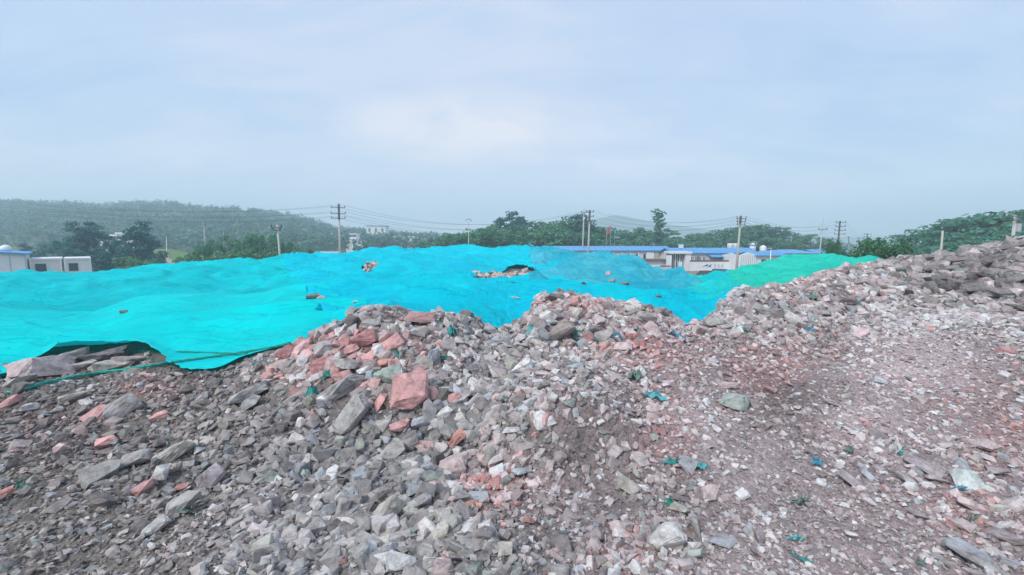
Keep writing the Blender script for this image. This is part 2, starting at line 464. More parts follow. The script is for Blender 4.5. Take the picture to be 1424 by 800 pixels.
# ---- terrain mesh
yrows = np.concatenate([np.exp(np.linspace(math.log(.5), math.log(17), 340)), np.exp(np.linspace(math.log(17.3), math.log(95), 90))])
ui = np.arange(0, NU, 1)
UU, YY = np.meshgrid(U[ui], yrows, indexing='ij')
XX = UU * YY
ZZ = ground_z(XX, YY)
V = np.stack([XX, YY, ZZ], -1).reshape(-1, 3)
a, b = len(ui), len(yrows)
idx = np.arange(a * b).reshape(a, b)
Fq = np.stack([idx[:-1, :-1], idx[1:, :-1], idx[1:, 1:], idx[:-1, 1:]], -1).reshape(-1, 4)
me = mesh_np('rubble_ground', V, Fq, True)
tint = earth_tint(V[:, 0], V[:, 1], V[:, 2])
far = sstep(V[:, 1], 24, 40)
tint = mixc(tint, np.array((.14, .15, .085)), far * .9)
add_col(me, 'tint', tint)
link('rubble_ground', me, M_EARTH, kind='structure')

# ------------------------------------------------------------------ dust nets draped over the heap
def net_mat(name, col, col2, dusty=.25):
    m, gg, bs = new_mat(name)
    t = gg.n('ShaderNodeNewGeometry')
    pos = t.outputs['Position']
    mp = gg.n('ShaderNodeMapping', inp={'Vector': pos, 'Scale': (1.0, .45, 1.0)}).outputs[0]
    n1 = gg.noise(mp, .55, 5, .6, .4)
    n2 = gg.noise(mp, 7.0, 4, .65, .3)
    c = gg.mix(gg.ramp(gg.math('ADD', gg.math('MULTIPLY', n1, .75), gg.math('MULTIPLY', n2, .25)), [(.40, (0, 0, 0)), (.60, (1, 1, 1))]), col, col2)
    d = gg.ramp(gg.noise(pos, 2.3, 6, .7, .5), [(.56, (0, 0, 0)), (.78, (1, 1, 1))])
    c = gg.mix(gg.math('MULTIPLY', d, dusty), c, (.42, .60, .62))
    gg.t.links.new(c, bs.inputs['Base Color'])
    bs.inputs['Roughness'].default_value = .62
    bs.inputs['Specular IOR Level'].default_value = .08
    wx = gg.n('ShaderNodeTexWave', wave_type='BANDS', bands_direction='X', inp={'Vector': pos, 'Scale': 38.0, 'Distortion': 2.0})
    wy = gg.n('ShaderNodeTexWave', wave_type='BANDS', bands_direction='Y', inp={'Vector': pos, 'Scale': 38.0, 'Distortion': 2.0})
    wv = gg.math('ADD', wx.outputs['Fac'], wy.outputs['Fac'])
    crumple = gg.noise(mp, 3.2, 5, .6, .8)
    h = gg.math('ADD', gg.math('MULTIPLY', wv, .04), crumple)
    cre = gg.noise(gg.n('ShaderNodeMapping', inp={'Vector': pos, 'Rotation': (0, 0, .25), 'Scale': (.22, .9, .6)}).outputs[0], 1.6, 4, .6, 1.2)
    gro = gg.ramp(gg.math('ABSOLUTE', gg.math('SUBTRACT', cre, .5)), [(.0, (0, 0, 0)), (.035, (1, 1, 1))], 'EASE')
    h = gg.math('ADD', h, gg.math('MULTIPLY', gro, .35))
    b = gg.n('ShaderNodeBump', inp={'Strength': .75, 'Distance': .11, 'Height': h})
    gg.t.links.new(b.outputs[0], bs.inputs['Normal'])
    tr_ = gg.n('ShaderNodeBsdfTranslucent', inp={'Color': c})
    mx = gg.n('ShaderNodeMixShader', inp={0: .22, 1: bs.outputs[0], 2: tr_.outputs[0]})
    out = [q for q in m.node_tree.nodes if q.type == 'OUTPUT_MATERIAL'][0]
    gg.t.links.new(mx.outputs[0], out.inputs[0])
    return m
M_CYAN = net_mat('net_cyan', (.0, .80, .84), (.0, .90, .93), .02)
M_TEAL = net_mat('net_teal_cyan', (.0, .63, .70), (.0, .79, .86), .03)
M_AZURE = net_mat('net_azure', (.0, .66, .87), (.0, .80, .94), .05)
M_PALE = net_mat('net_pale_azure', (.02, .50, .66), (.10, .62, .76), .35)
M_GREEN = net_mat('net_green', (.02, .70, .54), (.05, .82, .65), .10)
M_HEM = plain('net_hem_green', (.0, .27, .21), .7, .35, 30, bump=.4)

def in_poly(px, py, poly):
    c = np.zeros(px.shape, bool)
    n = len(poly)
    for i in range(n):
        x0, y0 = poly[i]; x1, y1 = poly[(i + 1) % n]
        if y0 == y1: continue
        c ^= ((y0 > py) != (y1 > py)) & (px < (x1 - x0) * (py - y0) / (y1 - y0) + x0)
    return c
HOLES = [[(501, 372), (510, 367), (522, 363), (527, 365), (519, 375), (508, 379)],
         [(656, 386), (664, 380), (682, 379), (700, 377), (708, 370), (728, 368), (745, 375), (742, 379), (722, 381), (700, 384), (676, 388)]]
def pcol(pts, py=420):
    P = [at(p[0], py, p[1]) for p in pts]
    return np.array([(p.x, p.y, (q[2] if len(q) > 2 else 0.0)) for p, q in zip(P, pts)])
def folds(x, y):
    f = 0
    for k, (ax_, ay_, rot, amp) in enumerate(((.30, 1.0, .12, .55), (.22, .62, -.22, .8), (.42, 1.5, .30, .36), (.6, .9, .9, .4), (.5, 1.0, -.8, .35))):
        c, s_ = math.cos(rot), math.sin(rot)
        n = perlin((x * c + y * s_) * ax_, (y * c - x * s_) * ay_ + .25 * perlin(x * .4, y * .4, 60 + k), 120 + 5 * k)
        f = f + amp * np.clip(1 - np.abs(n) * 1.6, 0, 1) ** 4 * sstep(perlin(x * .18, y * .16, 140 + k), -.35, .25)
    return f
def wrinkle(x, y, kind):
    if kind == 'taut':
        w = .022 * (1 - np.abs(perlin(x * .55 + .25 * y, y * 1.1, 71))) - .05 * np.exp(-(perlin(x * .28 + .1 * y, y * .75, 75) / .07) ** 2) * sstep(perlin(x * .3, y * .3, 76), -.2, .3) + .030 * fbm(x * .6, y * .5, 3, 72) + .008 * fbm(x * 3, y * 2, 3, 73) + .15 * folds(x * .5, y * 1.1) - .04
    else:
        s = 1.15
        w = (.16 * fbm(x * .33, y * .30, 3, 81) + .075 * (1 - 2 * np.abs(perlin(x * .32 + .15 * y, y * .62, 82))) + .02 * (1 - 2 * np.abs(perlin(x * .7 - .3 * y, y * 1.2, 85)))
             + .016 * fbm(x * 2.2, y * 1.5, 3, 83) + .03 * np.abs(perlin(x * 1.9 + y, y * 1.3 - .4 * x, 89)) * sstep(perlin(x * .25, y * .2, 90), -.3, .3) + .21 * folds(x * .5, y * .9) - .07 - .05 - .10 * np.exp(-(perlin(x * .22 + .08 * y, y * .42, 86) / .08) ** 2)) * s
        if kind == 'lumpy': w = w * 1.5 + .06 * fbm(x * 1.1, y * .9, 4, 88)
    return w
def net(name, near, far, lift, kind, mat, label, nu=300, nv=160, edge=.0, wob=.12, curl=.0, fade_near=.6, side=1.0):
    N, Fr = pcol(near), pcol(far)
    s = np.linspace(0, 1, nu)
    def along(P):
        k = np.concatenate([[0], np.cumsum(np.linalg.norm(np.diff(P[:, :2], axis=0), axis=1))]); k /= k[-1]
        return np.stack([pchip(k, P[:, j], s) for j in range(3)], 1)
    A, B = along(N), along(Fr)
    A[:, 1] += wob * fbm(s * 14, s * 0 + .5, 3, len(name)) + .03 * fbm(s * 70, s * 0 + 2.5, 3, len(label)); B[:, 1] += wob * 1.6 * fbm(s * 18, s * 0 + 7.5, 3, len(name) + 4)
    t = np.linspace(0, 1, nv)[None, :]
    la, lb = np.log(A[:, 1])[:, None], np.log(B[:, 1])[:, None]
    Yg = np.exp(la + (lb - la) * t)
    f = (Yg - A[:, 1][:, None]) / (B[:, 1] - A[:, 1])[:, None]
    Xg = A[:, 0][:, None] + (B[:, 0] - A[:, 0])[:, None] * f
    Xg = Xg + side * Yg * (fbm(Yg * .55 + len(label), Yg * 0 + 3.3, 3, 7)) * .02
    dn = Yg - A[:, 1][:, None]; df = B[:, 1][:, None] - Yg
    w = wrinkle(Xg, Yg, kind) * (.25 + .75 * sstep(dn, 0, fade_near + .6))
    Zg = base_z(Xg, Yg) + lift + w + A[:, 2][:, None] * np.exp(-(dn / max(fade_near, .05)) ** 2) + B[:, 2][:, None] * np.exp(-(df / .8) ** 2)
    Zg = Zg - curl * np.exp(-(dn / .12) ** 2)
    v = np.stack([Xg, Yg, Zg], -1).reshape(-1, 3)
    ix = np.arange(nu * nv).reshape(nu, nv)
    fq = np.stack([ix[:-1, :-1], ix[1:, :-1], ix[1:, 1:], ix[:-1, 1:]], -1).reshape(-1, 4)
    px, py = project(v[:, 0], v[:, 1], v[:, 2])
    cx, cy_ = px[fq].mean(1), py[fq].mean(1)
    keep = np.ones(len(fq), bool)
    for h in HOLES: keep &= ~in_poly(cx, cy_, h)
    me = mesh_np(name, v, fq[keep], True)
    return link(name, me, mat, label=label, category='dust net', group='dust nets over the spoil heap')
net('dust_net', [(-420, 5.15, .05), (-60, 5.15, .06), (5, 5.2, .10), (45, 5.75, .13), (75, 6.05, .17), (130, 6.15, .17), (190, 6.05, .17), (212, 5.8, .12), (232, 5.3, .0), (262, 5.05, .0), (290, 5.05, .0), (335, 5.25, .02), (380, 5.35, .0), (430, 5.65, -.1), (470, 5.9, -.15), (500, 6.1, -.2)],
    [(-420, 9.2), (0, 9.4), (130, 9.2), (200, 10.), (245, 10.4), (330, 10.4), (440, 10.8), (455, 10.4), (475, 9.4), (492, 8.4), (510, 7.4)],
    .045, 'taut', M_CYAN, 'smooth bright cyan net stretched over the near heap with a raised front edge above boulders', 400, 190, wob=.05, fade_near=.35)
net('dust_net', [(-420, 8.6), (0, 8.8), (130, 8.7), (245, 9.6), (440, 10.2), (500, 9.6)], [(-420, 25), (0, 26), (200, 27), (340, 29), (420, 30), (500, 32)],
    .0, 'loose', M_TEAL, 'creased cyan net covering the farther heap in front of the white cabins', 300, 240)
net('dust_net', [(462, 5.7, -.25), (500, 5.75, -.25), (560, 5.85, -.25), (650, 6.1, -.25), (700, 6.6, -.25), (735, 7.0, -.25), (770, 7.2, -.25)], [(392, 31), (450, 33), (500, 34), (590, 35), (690, 35), (745, 34), (790, 33)],
    .02, 'loose', M_AZURE, 'wrinkled azure net over the tallest middle heap, torn open at two stony gaps', 380, 240, fade_near=.5)
net('dust_net', [(735, 12.), (770, 12.), (860, 12.5), (930, 13.), (965, 13.5), (985, 14.)], [(740, 33), (770, 32), (830, 29), (880, 26), (920, 24.5), (945, 23.6)],
    .05, 'lumpy', M_PALE, 'pale dusty azure net on the rounded mound before the blue-roofed building', 300, 240, fade_near=.8)
net('dust_net', [(690, 6.5, -.35), (740, 6.85, -.35), (780, 7.0, -.35), (880, 7.3, -.35), (950, 7.6, -.35), (985, 8.0, -.35), (1010, 8.5, -.35), (1050, 9.2, -.35)], [(715, 14.5), (760, 15.), (830, 15.5), (900, 17.), (940, 22.), (965, 23.), (1000, 22.)],
    .06, 'loose', M_AZURE, 'deep azure net lying low between the red stone mound and the rounded pale mound', 260, 160, fade_near=.5)
net('dust_net', [(1010, 9.0, -.3), (1040, 9.4, -.3), (1090, 10.2, -.3), (1150, 11.8, -.3), (1210, 13.2, -.3), (1262, 14.2, -.3)], [(915, 24.5), (950, 24.5), (1010, 24), (1070, 23), (1140, 22.8), (1190, 22.6), (1230, 21.5), (1262, 20.)],
    .06, 'loose', M_GREEN, 'turquoise green net running up to the round bush beside the dark rock bank', 300, 200, fade_near=.6)
# ------------------------------------------------------------------ plain, hills, air
GZ = -4.4
def ground_field_mat(name, stops, scale):
    m, gg, bs = new_mat(name)
    pos = gg.n('ShaderNodeNewGeometry').outputs['Position']
    n = gg.noise(pos, scale, 7, .62, .4)
    gg.t.links.new(gg.ramp(n, stops), bs.inputs['Base Color'])
    bs.inputs['Roughness'].default_value = .95
    b = gg.n('ShaderNodeBump', inp={'Strength': .6, 'Distance': .3, 'Height': gg.noise(pos, scale * 14, 4, .6)})
    gg.t.links.new(b.outputs[0], bs.inputs['Normal'])
    return m
M_FIELD = ground_field_mat('field', [(.35, (.045, .075, .028)), (.5, (.085, .115, .04)), (.62, (.17, .155, .10)), (.75, (.06, .09, .03))], .05)
M_HILL = ground_field_mat('hill_floor', [(.3, (.03, .055, .022)), (.55, (.055, .085, .03)), (.72, (.11, .125, .05))], .02)
M_GRASS = ground_field_mat('meadow', [(.3, (.075, .15, .03)), (.6, (.11, .20, .045)), (.8, (.15, .21, .06))], .3)
M_TRACK = ground_field_mat('track', [(.3, (.28, .23, .18)), (.7, (.40, .35, .29))], .5)
xs = np.concatenate([np.linspace(-1280, -300, 12), np.linspace(-260, 260, 40), np.linspace(300, 1720, 14)]); ysg = np.concatenate([np.linspace(-40, 300, 40), np.linspace(340, 1215, 26)])
gx, gy = np.meshgrid(xs, ysg, indexing='ij')
gzv = np.full_like(gx, GZ - .25) + .25 * fbm(gx * .02, gy * .02, 3, 91) * sstep(gy, 96, 140)
vi = np.arange(gx.size).reshape(gx.shape)
link('ground', mesh_np('ground', np.stack([gx, gy, gzv], -1).reshape(-1, 3), np.stack([vi[:-1, :-1], vi[1:, :-1], vi[1:, 1:], vi[:-1, 1:]], -1).reshape(-1, 4), True), M_FIELD, kind='structure')

_rp = np.array([(-500, 286), (-200, 282), (0, 281), (60, 283), (110, 281), (150, 285), (200, 282), (240, 284), (280, 288), (330, 289), (380, 296), (430, 304), (465, 312), (500, 318), (540, 321), (600, 325), (640, 333), (720, 338), (900, 340)], float)
_ru = (_rp[:, 0] - CX) / FPX
_rz = (HZ - _rp[:, 1]) / FPX * 400 + CAMZ - 8.0
def hill_z(x, y):
    zr = np.interp(x / y, _ru, _rz)
    t = sstep(y, 150, 400) * .85 + .15 * sstep(y, 130, 220)
    z = (GZ - .5) + (zr - GZ) * t * (1 - .25 * sstep(y, 430, 640)) + 3.0 * fbm(x * .012, y * .012, 4, 95) * sstep(y, 150, 260)
    return z
hu = np.linspace(-1.9, .28, 150); hyv = np.linspace(128, 640, 70)
HU, HY = np.meshgrid(hu, hyv, indexing='ij'); HX = HU * HY; HZv = hill_z(HX, HY)
vi = np.arange(HX.size).reshape(HX.shape)
link('hills', mesh_np('hills', np.stack([HX, HY, HZv], -1).reshape(-1, 3), np.stack([vi[:-1, :-1], vi[1:, :-1], vi[1:, 1:], vi[:-1, 1:]], -1).reshape(-1, 4), True), M_HILL, kind='structure')
# the far mountain, almost lost in the haze
mp_ = np.array([(600, 338), (700, 330), (780, 318), (815, 308), (835, 301), (850, 297), (865, 298), (890, 304), (930, 311), (980, 318), (1040, 322), (1100, 326), (1180, 330), (1260, 329), (1330, 332), (1480, 334), (1600, 338)], float)
mu = np.linspace(-.25, 1.45, 120); myv = np.linspace(1010, 1190, 14)
MU, MY = np.meshgrid(mu, myv, indexing='ij')
mz = np.interp(MU, (mp_[:, 0] - CX) / FPX, (HZ - mp_[:, 1]) / FPX * 1100 + CAMZ)
MZ = GZ + (mz - GZ) * (1 - np.abs(MY - 1100) / 91) + 1.2 * fbm(MU * 20, MY * .01, 3, 97)
vi = np.arange(MU.size).reshape(MU.shape)
link('mountain', mesh_np('mountain', np.stack([MU * MY, MY, MZ], -1).reshape(-1, 3), np.stack([vi[:-1, :-1], vi[1:, :-1], vi[1:, 1:], vi[:-1, 1:]], -1).reshape(-1, 4), True), M_HILL, kind='structure')
# grassy slope with a dirt track below the wooded hill
def patch(name, pts, mat):
    """pts rows of (px, py, Y) from near to far"""
    v, nrow = [], len(pts[0])
    for row in pts: v += [at(*p) for p in row]
    f = [(r * nrow + i, r * nrow + i + 1, (r + 1) * nrow + i + 1, (r + 1) * nrow + i) for r in range(len(pts) - 1) for i in range(nrow - 1)]
    return link(name, mesh_np(name, v, f, True), mat, kind='structure')
patch('grass_slope', [[(150, 386, 84), (190, 386, 84), (240, 386, 84), (290, 386, 84), (330, 386, 84)], [(160, 366, 96), (190, 364, 96), (240, 363, 96), (280, 364, 96), (330, 366, 96)], [(170, 356, 116), (205, 347, 116), (235, 346, 116), (265, 352, 116), (330, 358, 116)], [(170, 365, 150), (205, 358, 150), (235, 357, 150), (265, 359, 150), (330, 364, 150)]], M_GRASS)
patch('dirt_track', [[(228, 383, 83), (262, 383, 83)], [(226, 371, 90), (252, 371, 90)], [(222, 362.5, 95), (242, 362, 95)], [(214, 356, 104), (224, 355.5, 104)]], M_TRACK)

# ------------------------------------------------------------------ leaves and trees
def leaf_mat(name, hue):
    m, gg, bs = new_mat(name)
    a_ = gg.n('ShaderNodeAttribute', attribute_name='tint')
    c = gg.mix(1.0, a_.outputs['Color'], hue, 'MULTIPLY')
    gg.t.links.new(c, bs.inputs['Base Color'])
    bs.inputs['Roughness'].default_value = .6
    bs.inputs['Specular IOR Level'].default_value = .2
    tr_ = gg.n('ShaderNodeBsdfTranslucent', inp={'Color': c})
    mx = gg.n('ShaderNodeMixShader', inp={0: .35, 1: bs.outputs[0], 2: tr_.outputs[0]})
    out = [q for q in m.node_tree.nodes if q.type == 'OUTPUT_MATERIAL'][0]
    gg.t.links.new(mx.outputs[0], out.inputs[0])
    return m
M_LEAF = leaf_mat('leaf', (1, 1, 1))
M_BARK = plain('bark', (.10, .075, .055), .9, .35, 5, bump=.5)
def leaves(cl, size, per, tone, r, flat=.0):
    """cl: rows of (x, y, z, rx, ry, rz); many leaf-sized quads spread through each clump"""
    C = np.repeat(np.array(cl, float), per, 0); n = len(C)
    d = r.normal(size=(n, 3)); d /= np.linalg.norm(d, axis=1, keepdims=True)
    rad = r.uniform(.25, 1.08, n) ** .6
    p = C[:, :3] + d * C[:, 3:] * rad[:, None]
    nn = d + r.normal(size=(n, 3)) * .55; nn[:, 2] += flat
    nn /= np.linalg.norm(nn, axis=1, keepdims=True)
    t = np.cross(nn, r.normal(size=(n, 3))); t /= np.linalg.norm(t, axis=1, keepdims=True)
    b = np.cross(nn, t)
    s = size * r.uniform(.6, 1.35, n)[:, None]
    q = np.stack([p - t * s * .5, p + b * s * .34, p + t * s * .5, p - b * s * .34], 1).reshape(-1, 3)
    f = np.arange(n * 4).reshape(n, 4)
    ct = np.repeat(r.normal(0, .22, len(cl)), per)
    col = np.array(tone)[None] * np.exp(ct + r.normal(0, .25, n))[:, None]
    col[:, 0] *= np.exp(r.normal(.0, .14, n)); 
    return q, f, np.repeat(np.clip(col, .006, .3), 4, 0)
def crown_mesh(name, cl, size, per, tone, r, flat=0.):
    q, f, c = leaves(cl, size, per, tone, r, flat)
    me = mesh_np(name, q, f); add_col(me, 'tint', c); me.materials.append(M_LEAF)
    return me
def make_variant(kind, seed):
    r = np.random.default_rng(seed)
    cl, limbs = [], []
    tr = MB()
    if kind == 'broad':
        top = .97
        for k in range(26):
            a_, z = r.uniform(0, 6.28), r.uniform(.30, .90)
            env = math.sin(math.pi * min(1, (z - .16) / .86)) ** .6 * .36
            rr = env * math.sqrt(r.uniform(.1, 1))
            s_ = r.uniform(.08, .14)
            cl.append((rr * math.cos(a_), rr * math.sin(a_), z, s_, s_, s_ * .75))
        tone, size, per, flat = (0.090, 0.274, 0.126), .052, 75, .2
    elif kind == 'round':
        for k in range(54):
            q, a_ = 1 - 2 * (k + .5) / 54, k * 2.39996
            e_ = math.sqrt(1 - q * q); rr = r.uniform(.62, .92) if k % 3 else r.uniform(.2, .5)
            s_ = r.uniform(.085, .135)
            cl.append((.38 * e_ * rr * math.cos(a_), .38 * e_ * rr * math.sin(a_), .66 + .27 * q * rr, s_, s_, s_ * .8))
        tone, size, per, flat = (.060, .165, .075), .030, 150, .2
    elif kind == 'pine':
        for k in range(22):
            z = .22 + .74 * k / 21
            env = .34 * (1 - z) ** .55 + .05
            for j in range(2 if z < .85 else 1):
                a_ = r.uniform(0, 6.28); rr = env * r.uniform(.35, 1)
                s_ = r.uniform(.07, .12)
                cl.append((rr * math.cos(a_), rr * math.sin(a_), z + r.uniform(-.03, .03), s_ * 1.2, s_ * 1.2, s_ * .55))
        tone, size, per, flat = (0.043, 0.153, 0.148), .045, 80, .3
    elif kind == 'spread':
        for k in range(30):
            a_, z = r.uniform(0, 6.28), r.uniform(.35, .95)
            rr = (.25 + .28 * (z - .3)) * math.sqrt(r.uniform(.05, 1)) * 1.25
            s_ = r.uniform(.09, .16)
            cl.append((rr * math.cos(a_), rr * math.sin(a_), z, s_ * 1.25, s_ * 1.25, s_ * .34))
        tone, size, per, flat = (0.083, 0.252, 0.152), .048, 62, .6
    elif kind == 'slim':
        for k in range(24):
            z = .30 + .68 * k / 23
            a_ = r.uniform(0, 6.28); rr = (.10 + .06 * math.sin(k * 1.7)) * r.uniform(.2, 1) * (1.3 - z)
            s_ = r.uniform(.035, .07)
            cl.append((rr * math.cos(a_), rr * math.sin(a_), z, s_, s_, s_ * .9))
        tone, size, per, flat = (0.081, 0.262, 0.146), .035, 45, .2
    else:    # shrub
        for k in range(24):
            a_, z = r.uniform(0, 6.28), r.uniform(.10, .85)
            rr = .52 * math.sqrt(max(.05, 1 - (z - .2) ** 2 * 1.3)) * math.sqrt(r.uniform(.05, 1))
            s_ = r.uniform(.12, .2)
            cl.append((rr * math.cos(a_), rr * math.sin(a_), z, s_, s_, s_ * .75))
        tone, size, per, flat = (0.099, 0.262, 0.105), .075, 62, .3
    crown = crown_mesh('crown', cl, size, per, tone, r, flat)
    th = .028 if kind != 'slim' else .016
    topz = .8 if kind != 'shrub' else .5
    pts = [(0, 0, 0), (.012 * r.normal(), .012 * r.normal(), topz * .35), (.02 * r.normal(), .02 * r.normal(), topz * .7), (0, 0, topz)]
    tr.tube(pts, [th, th * .75, th * .5, th * .2], 7)
    for c in cl[::3]:
        z0 = max(.12, c[2] - .12) * .8
        tr.tube([(0, 0, z0), (c[0] * .5, c[1] * .5, (z0 + c[2]) / 2), (c[0], c[1], c[2])], [th * .4, th * .26, th * .1], 5)
    trunk = tr.mesh('trunk', True); trunk.materials.append(M_BARK)
    return trunk, crown
VAR = {k: [make_variant(k, 100 + 17 * i + len(k)) for i in range(n)] for k, n in (('broad', 5), ('pine', 4), ('spread', 4), ('slim', 1), ('round', 2), ('shrub', 4))}
NAMES = {'broad': 'leafy_tree', 'round': 'leafy_tree', 'pine': 'pine_tree', 'spread': 'spreading_tree', 'slim': 'slender_tree', 'shrub': 'shrub'}
_tc = [0]
def tree(px, py_top, Y, kind, label, group=None, wide=1.0, gz=GZ, cat='tree'):
    top = at(px, py_top, Y)
    h = max(1.2, top.z - gz) * 1.06
    _tc[0] += 1
    tr, cr = VAR[kind][_tc[0] % len(VAR[kind])]
    e = empty(NAMES[kind], (top.x, Y, gz), label, cat, group, random.uniform(0, 6.28))
    w = wide * random.uniform(.92, 1.1)
    e.scale = (h * w, h * w, h)
    link('trunk', tr, None, e); link('crown', cr, None, e)
    return e
GP = 'dark pines behind the cabins'
for px, py, Y, w in ((-40, 330, 74, 1), (8, 347, 78, 1.0), (34, 341, 84, 1), (62, 342, 78, 1.1), (88, 332, 73, 1.0), (109, 315, 68, .95), (128, 313, 70, 1.0), (152, 331, 74, .8), (168, 338, 70, .9), (189, 314, 66, 1.0), (208, 328, 68, .9), (140, 346, 62, 1.2), (98, 345, 64, 1.2)):
    tree(px, py, Y, 'pine', {109: 'dark pine with the tallest crown just behind the white cabins', 189: 'dark pine at the outer end of the pine group beside the grass slope', 128: 'dark pine with a broad flat top in the middle of the pine group'}.get(px, 'dark pine standing in the clump behind the white cabins'), GP, w * .95)
for px, py, Y, w in ((182, 357, 58, 1.0), (199, 361, 57, 1.0), (214, 359, 60, .8)):
    tree(px, py, Y, 'shrub', 'low olive shrub at the foot of the dark pines', 'olive shrubs below the pines', w, cat='shrub')
GB = 'dense green shrubs beside the leaning pole'
for px, py, Y, w in ((268, 349, 58, .7), (283, 341, 60, .6), (300, 334, 62, .6), (318, 329, 63, .65), (338, 330, 62, .65), (356, 327, 64, .65), (374, 326, 63, .65), (393, 331, 62, .6), (408, 339, 60, .6), (424, 347, 58, .7), (310, 346, 54, .8), (345, 346, 54, .8), (378, 348, 54, .8)):
    tree(px, py, Y, 'broad' if py < 342 else 'shrub', 'dense green shrub in the thicket around the leaning pole', GB, w * 1.05, cat='shrub')
GC = 'green trees in the belt behind the heap'
for px, py, Y in ((596, 333, 92), (612, 331, 96), (628, 327, 98), (645, 323, 98), (660, 318, 100), (674, 319, 104), (688, 311, 100), (703, 305, 103), (717, 300, 102), (733, 314, 100), (748, 310, 104), (763, 309, 102), (778, 311, 106), (793, 306, 104), (806, 301, 102), (822, 312, 104),
                  (604, 337, 84), (635, 326, 86), (667, 321, 86), (698, 318, 86), (728, 322, 86), (757, 318, 88), (786, 323, 86), (815, 323, 88), (650, 324, 92), (712, 317, 92), (744, 318, 94), (772, 316, 92)):
    tree(px, py, Y, 'broad' if px not in (717, 806, 703) else 'pine', {717: 'dark tree whose top rises highest in the belt behind the heap', 806: 'dark feathery tree rising beside the twin concrete poles'}.get(px, 'bushy green tree in the belt along the heap skyline'), GC, random.uniform(1.1, 1.4))
GD = 'trees behind the blue-roofed buildings'
for px, py, Y in ((838, 315, 108), (852, 322, 112), (866, 321, 110), (882, 317, 112), (897, 321, 112), (912, 322, 112), (930, 325, 116), (945, 331, 120), (958, 327, 118), (977, 325, 118), (992, 326, 116), (1006, 322, 116), (1020, 318, 116), (1035, 317, 120), (1050, 314, 118), (1062, 316, 120),
                  (1076, 318, 118), (1090, 322, 120), (1104, 325, 120), (1118, 328, 122), (1132, 331, 124), (1146, 334, 126), (845, 330, 96), (870, 332, 96), (894, 332, 96), (925, 335, 98), (960, 336, 98), (990, 335, 98), (1030, 331, 100), (1070, 331, 100), (1105, 335, 102)):
    tree(px, py, Y, 'broad' if px % 4 else 'spread', 'bushy green tree rising behind the long blue roof', GD, random.uniform(1.1, 1.35))
tree(917, 297, 100, 'slim', 'tall slender tree standing far above its neighbours behind the blue roof', None, 1.5)
for px, py, Y in ((1180, 338, 210), (1195, 341, 220), (1212, 340, 230), (1228, 338, 240), (1165, 337, 200)):
    tree(px, py, Y, 'broad', 'hazy distant tree beyond the blue-roofed sheds', 'hazy trees beyond the sheds', 1.3)
tree(1162, 332, 40, 'round', 'small round tree with a bare trunk above the green net', None, .44)
tree(1226, 326, 29, 'round', 'large round green bush tree at the end of the green net', None, .80)
tree(1207, 338, 29, 'shrub', 'ragged low bush leaning out beside the large round tree', None, .32, cat='bush')
GR = 'spreading trees on the slope behind the rock bank'
for px, py, Y in ((1288, 329, 64), (1297, 324, 63), (1312, 321, 62), (1328, 312, 60), (1345, 309, 60), (1362, 307, 59), (1378, 305, 58), (1395, 305, 56), (1412, 298, 56), (1430, 298, 55), (1450, 296, 55), (1480, 293, 54), (1520, 292, 54),
                  (1298, 338, 54), (1316, 334, 53), (1334, 329, 52), (1353, 325, 52), (1372, 322, 50), (1391, 319, 50), (1410, 317, 49), (1430, 314, 49), (1300, 349, 49), (1320, 345, 48), (1350, 339, 47), (1380, 334, 46), (1408, 330, 45), (1440, 326, 45)):
    tree(px, py, Y, 'spread', {1412: 'spreading tree around the pole with the transformer'}.get(px, 'spreading flat-tiered tree on the slope behind the dark rock bank'), GR, random.uniform(1.0, 1.2))
ORD = 'first second third fourth fifth sixth seventh eighth ninth tenth eleventh twelfth thirteenth fourteenth fifteenth sixteenth seventeenth eighteenth nineteenth twentieth twenty-first twenty-second twenty-third twenty-fourth twenty-fifth twenty-sixth'.split()
def rank_labels(group, words, place, split_px):
    """trees of one belt: row (by how far off they stand) and place in the row, counted from the left"""
    seen = {}
    for o in COL.objects:
        if o.get('group') == group: seen.setdefault(o['label'], []).append(o)
    big = max(seen.values(), key=len)
    big.sort(key=lambda o: o.location.x / o.location.y)
    rows = {'back': [o for o in big if o.location.y >= split_px], 'front': [o for o in big if o.location.y < split_px]}
    for rn, os_ in rows.items():
        for q, o in enumerate(os_):
            o['label'] = f'{ORD[q]} {words} from the left in the {rn} row {place}' if rows['front'] and rows['back'] else f'{ORD[q]} {words} from the left {place}'
rank_labels(GP, 'dark pine', 'behind the cabins', 65)
rank_labels(GB, 'dense shrub', 'by the leaning pole', 59)
rank_labels(GC, 'bushy tree', 'along the heap skyline', 95)
rank_labels(GD, 'bushy tree', 'behind the long blue roof', 105)
rank_labels(GR, 'spreading tree', 'behind the rock bank', 53.5)
rank_labels('hazy trees beyond the sheds', 'hazy distant tree', 'beyond the sheds', 0)
rank_labels('olive shrubs below the pines', 'low olive shrub', 'at the foot of the pines', 0)
# the wooded hill: nobody could count it
r_ = np.random.default_rng(5)
n = 4700
hu_ = r_.uniform(-1.75, .16, n); hy_ = 150 + 300 * r_.random(n) ** .85
hx_ = hu_ * hy_; hzz = hill_z(hx_, hy_)
keep = fbm(hx_ * .014, hy_ * .014, 3, 99) > -.62
keep |= hy_ > 380
hx_, hy_, hzz = hx_[keep], hy_[keep], hzz[keep]
rows, tones = [], []
for x, y, z in zip(hx_, hy_, hzz):
    s_ = r_.uniform(2.0, 3.6); hgt = r_.uniform(5, 9.5)
    rows.append((x, y, z + hgt * .62, s_, s_, hgt * .38))
q, f, c = leaves(rows, 1.55, 42, (0.081, 0.189, 0.139), r_, .3)
patchy = np.repeat(np.exp(.35 * fbm(hx_ * .02, hy_ * .02, 3, 77)), 42 * 4)
c *= patchy[:, None]; c[:, 0] *= np.clip(patchy, .8, 1.6)
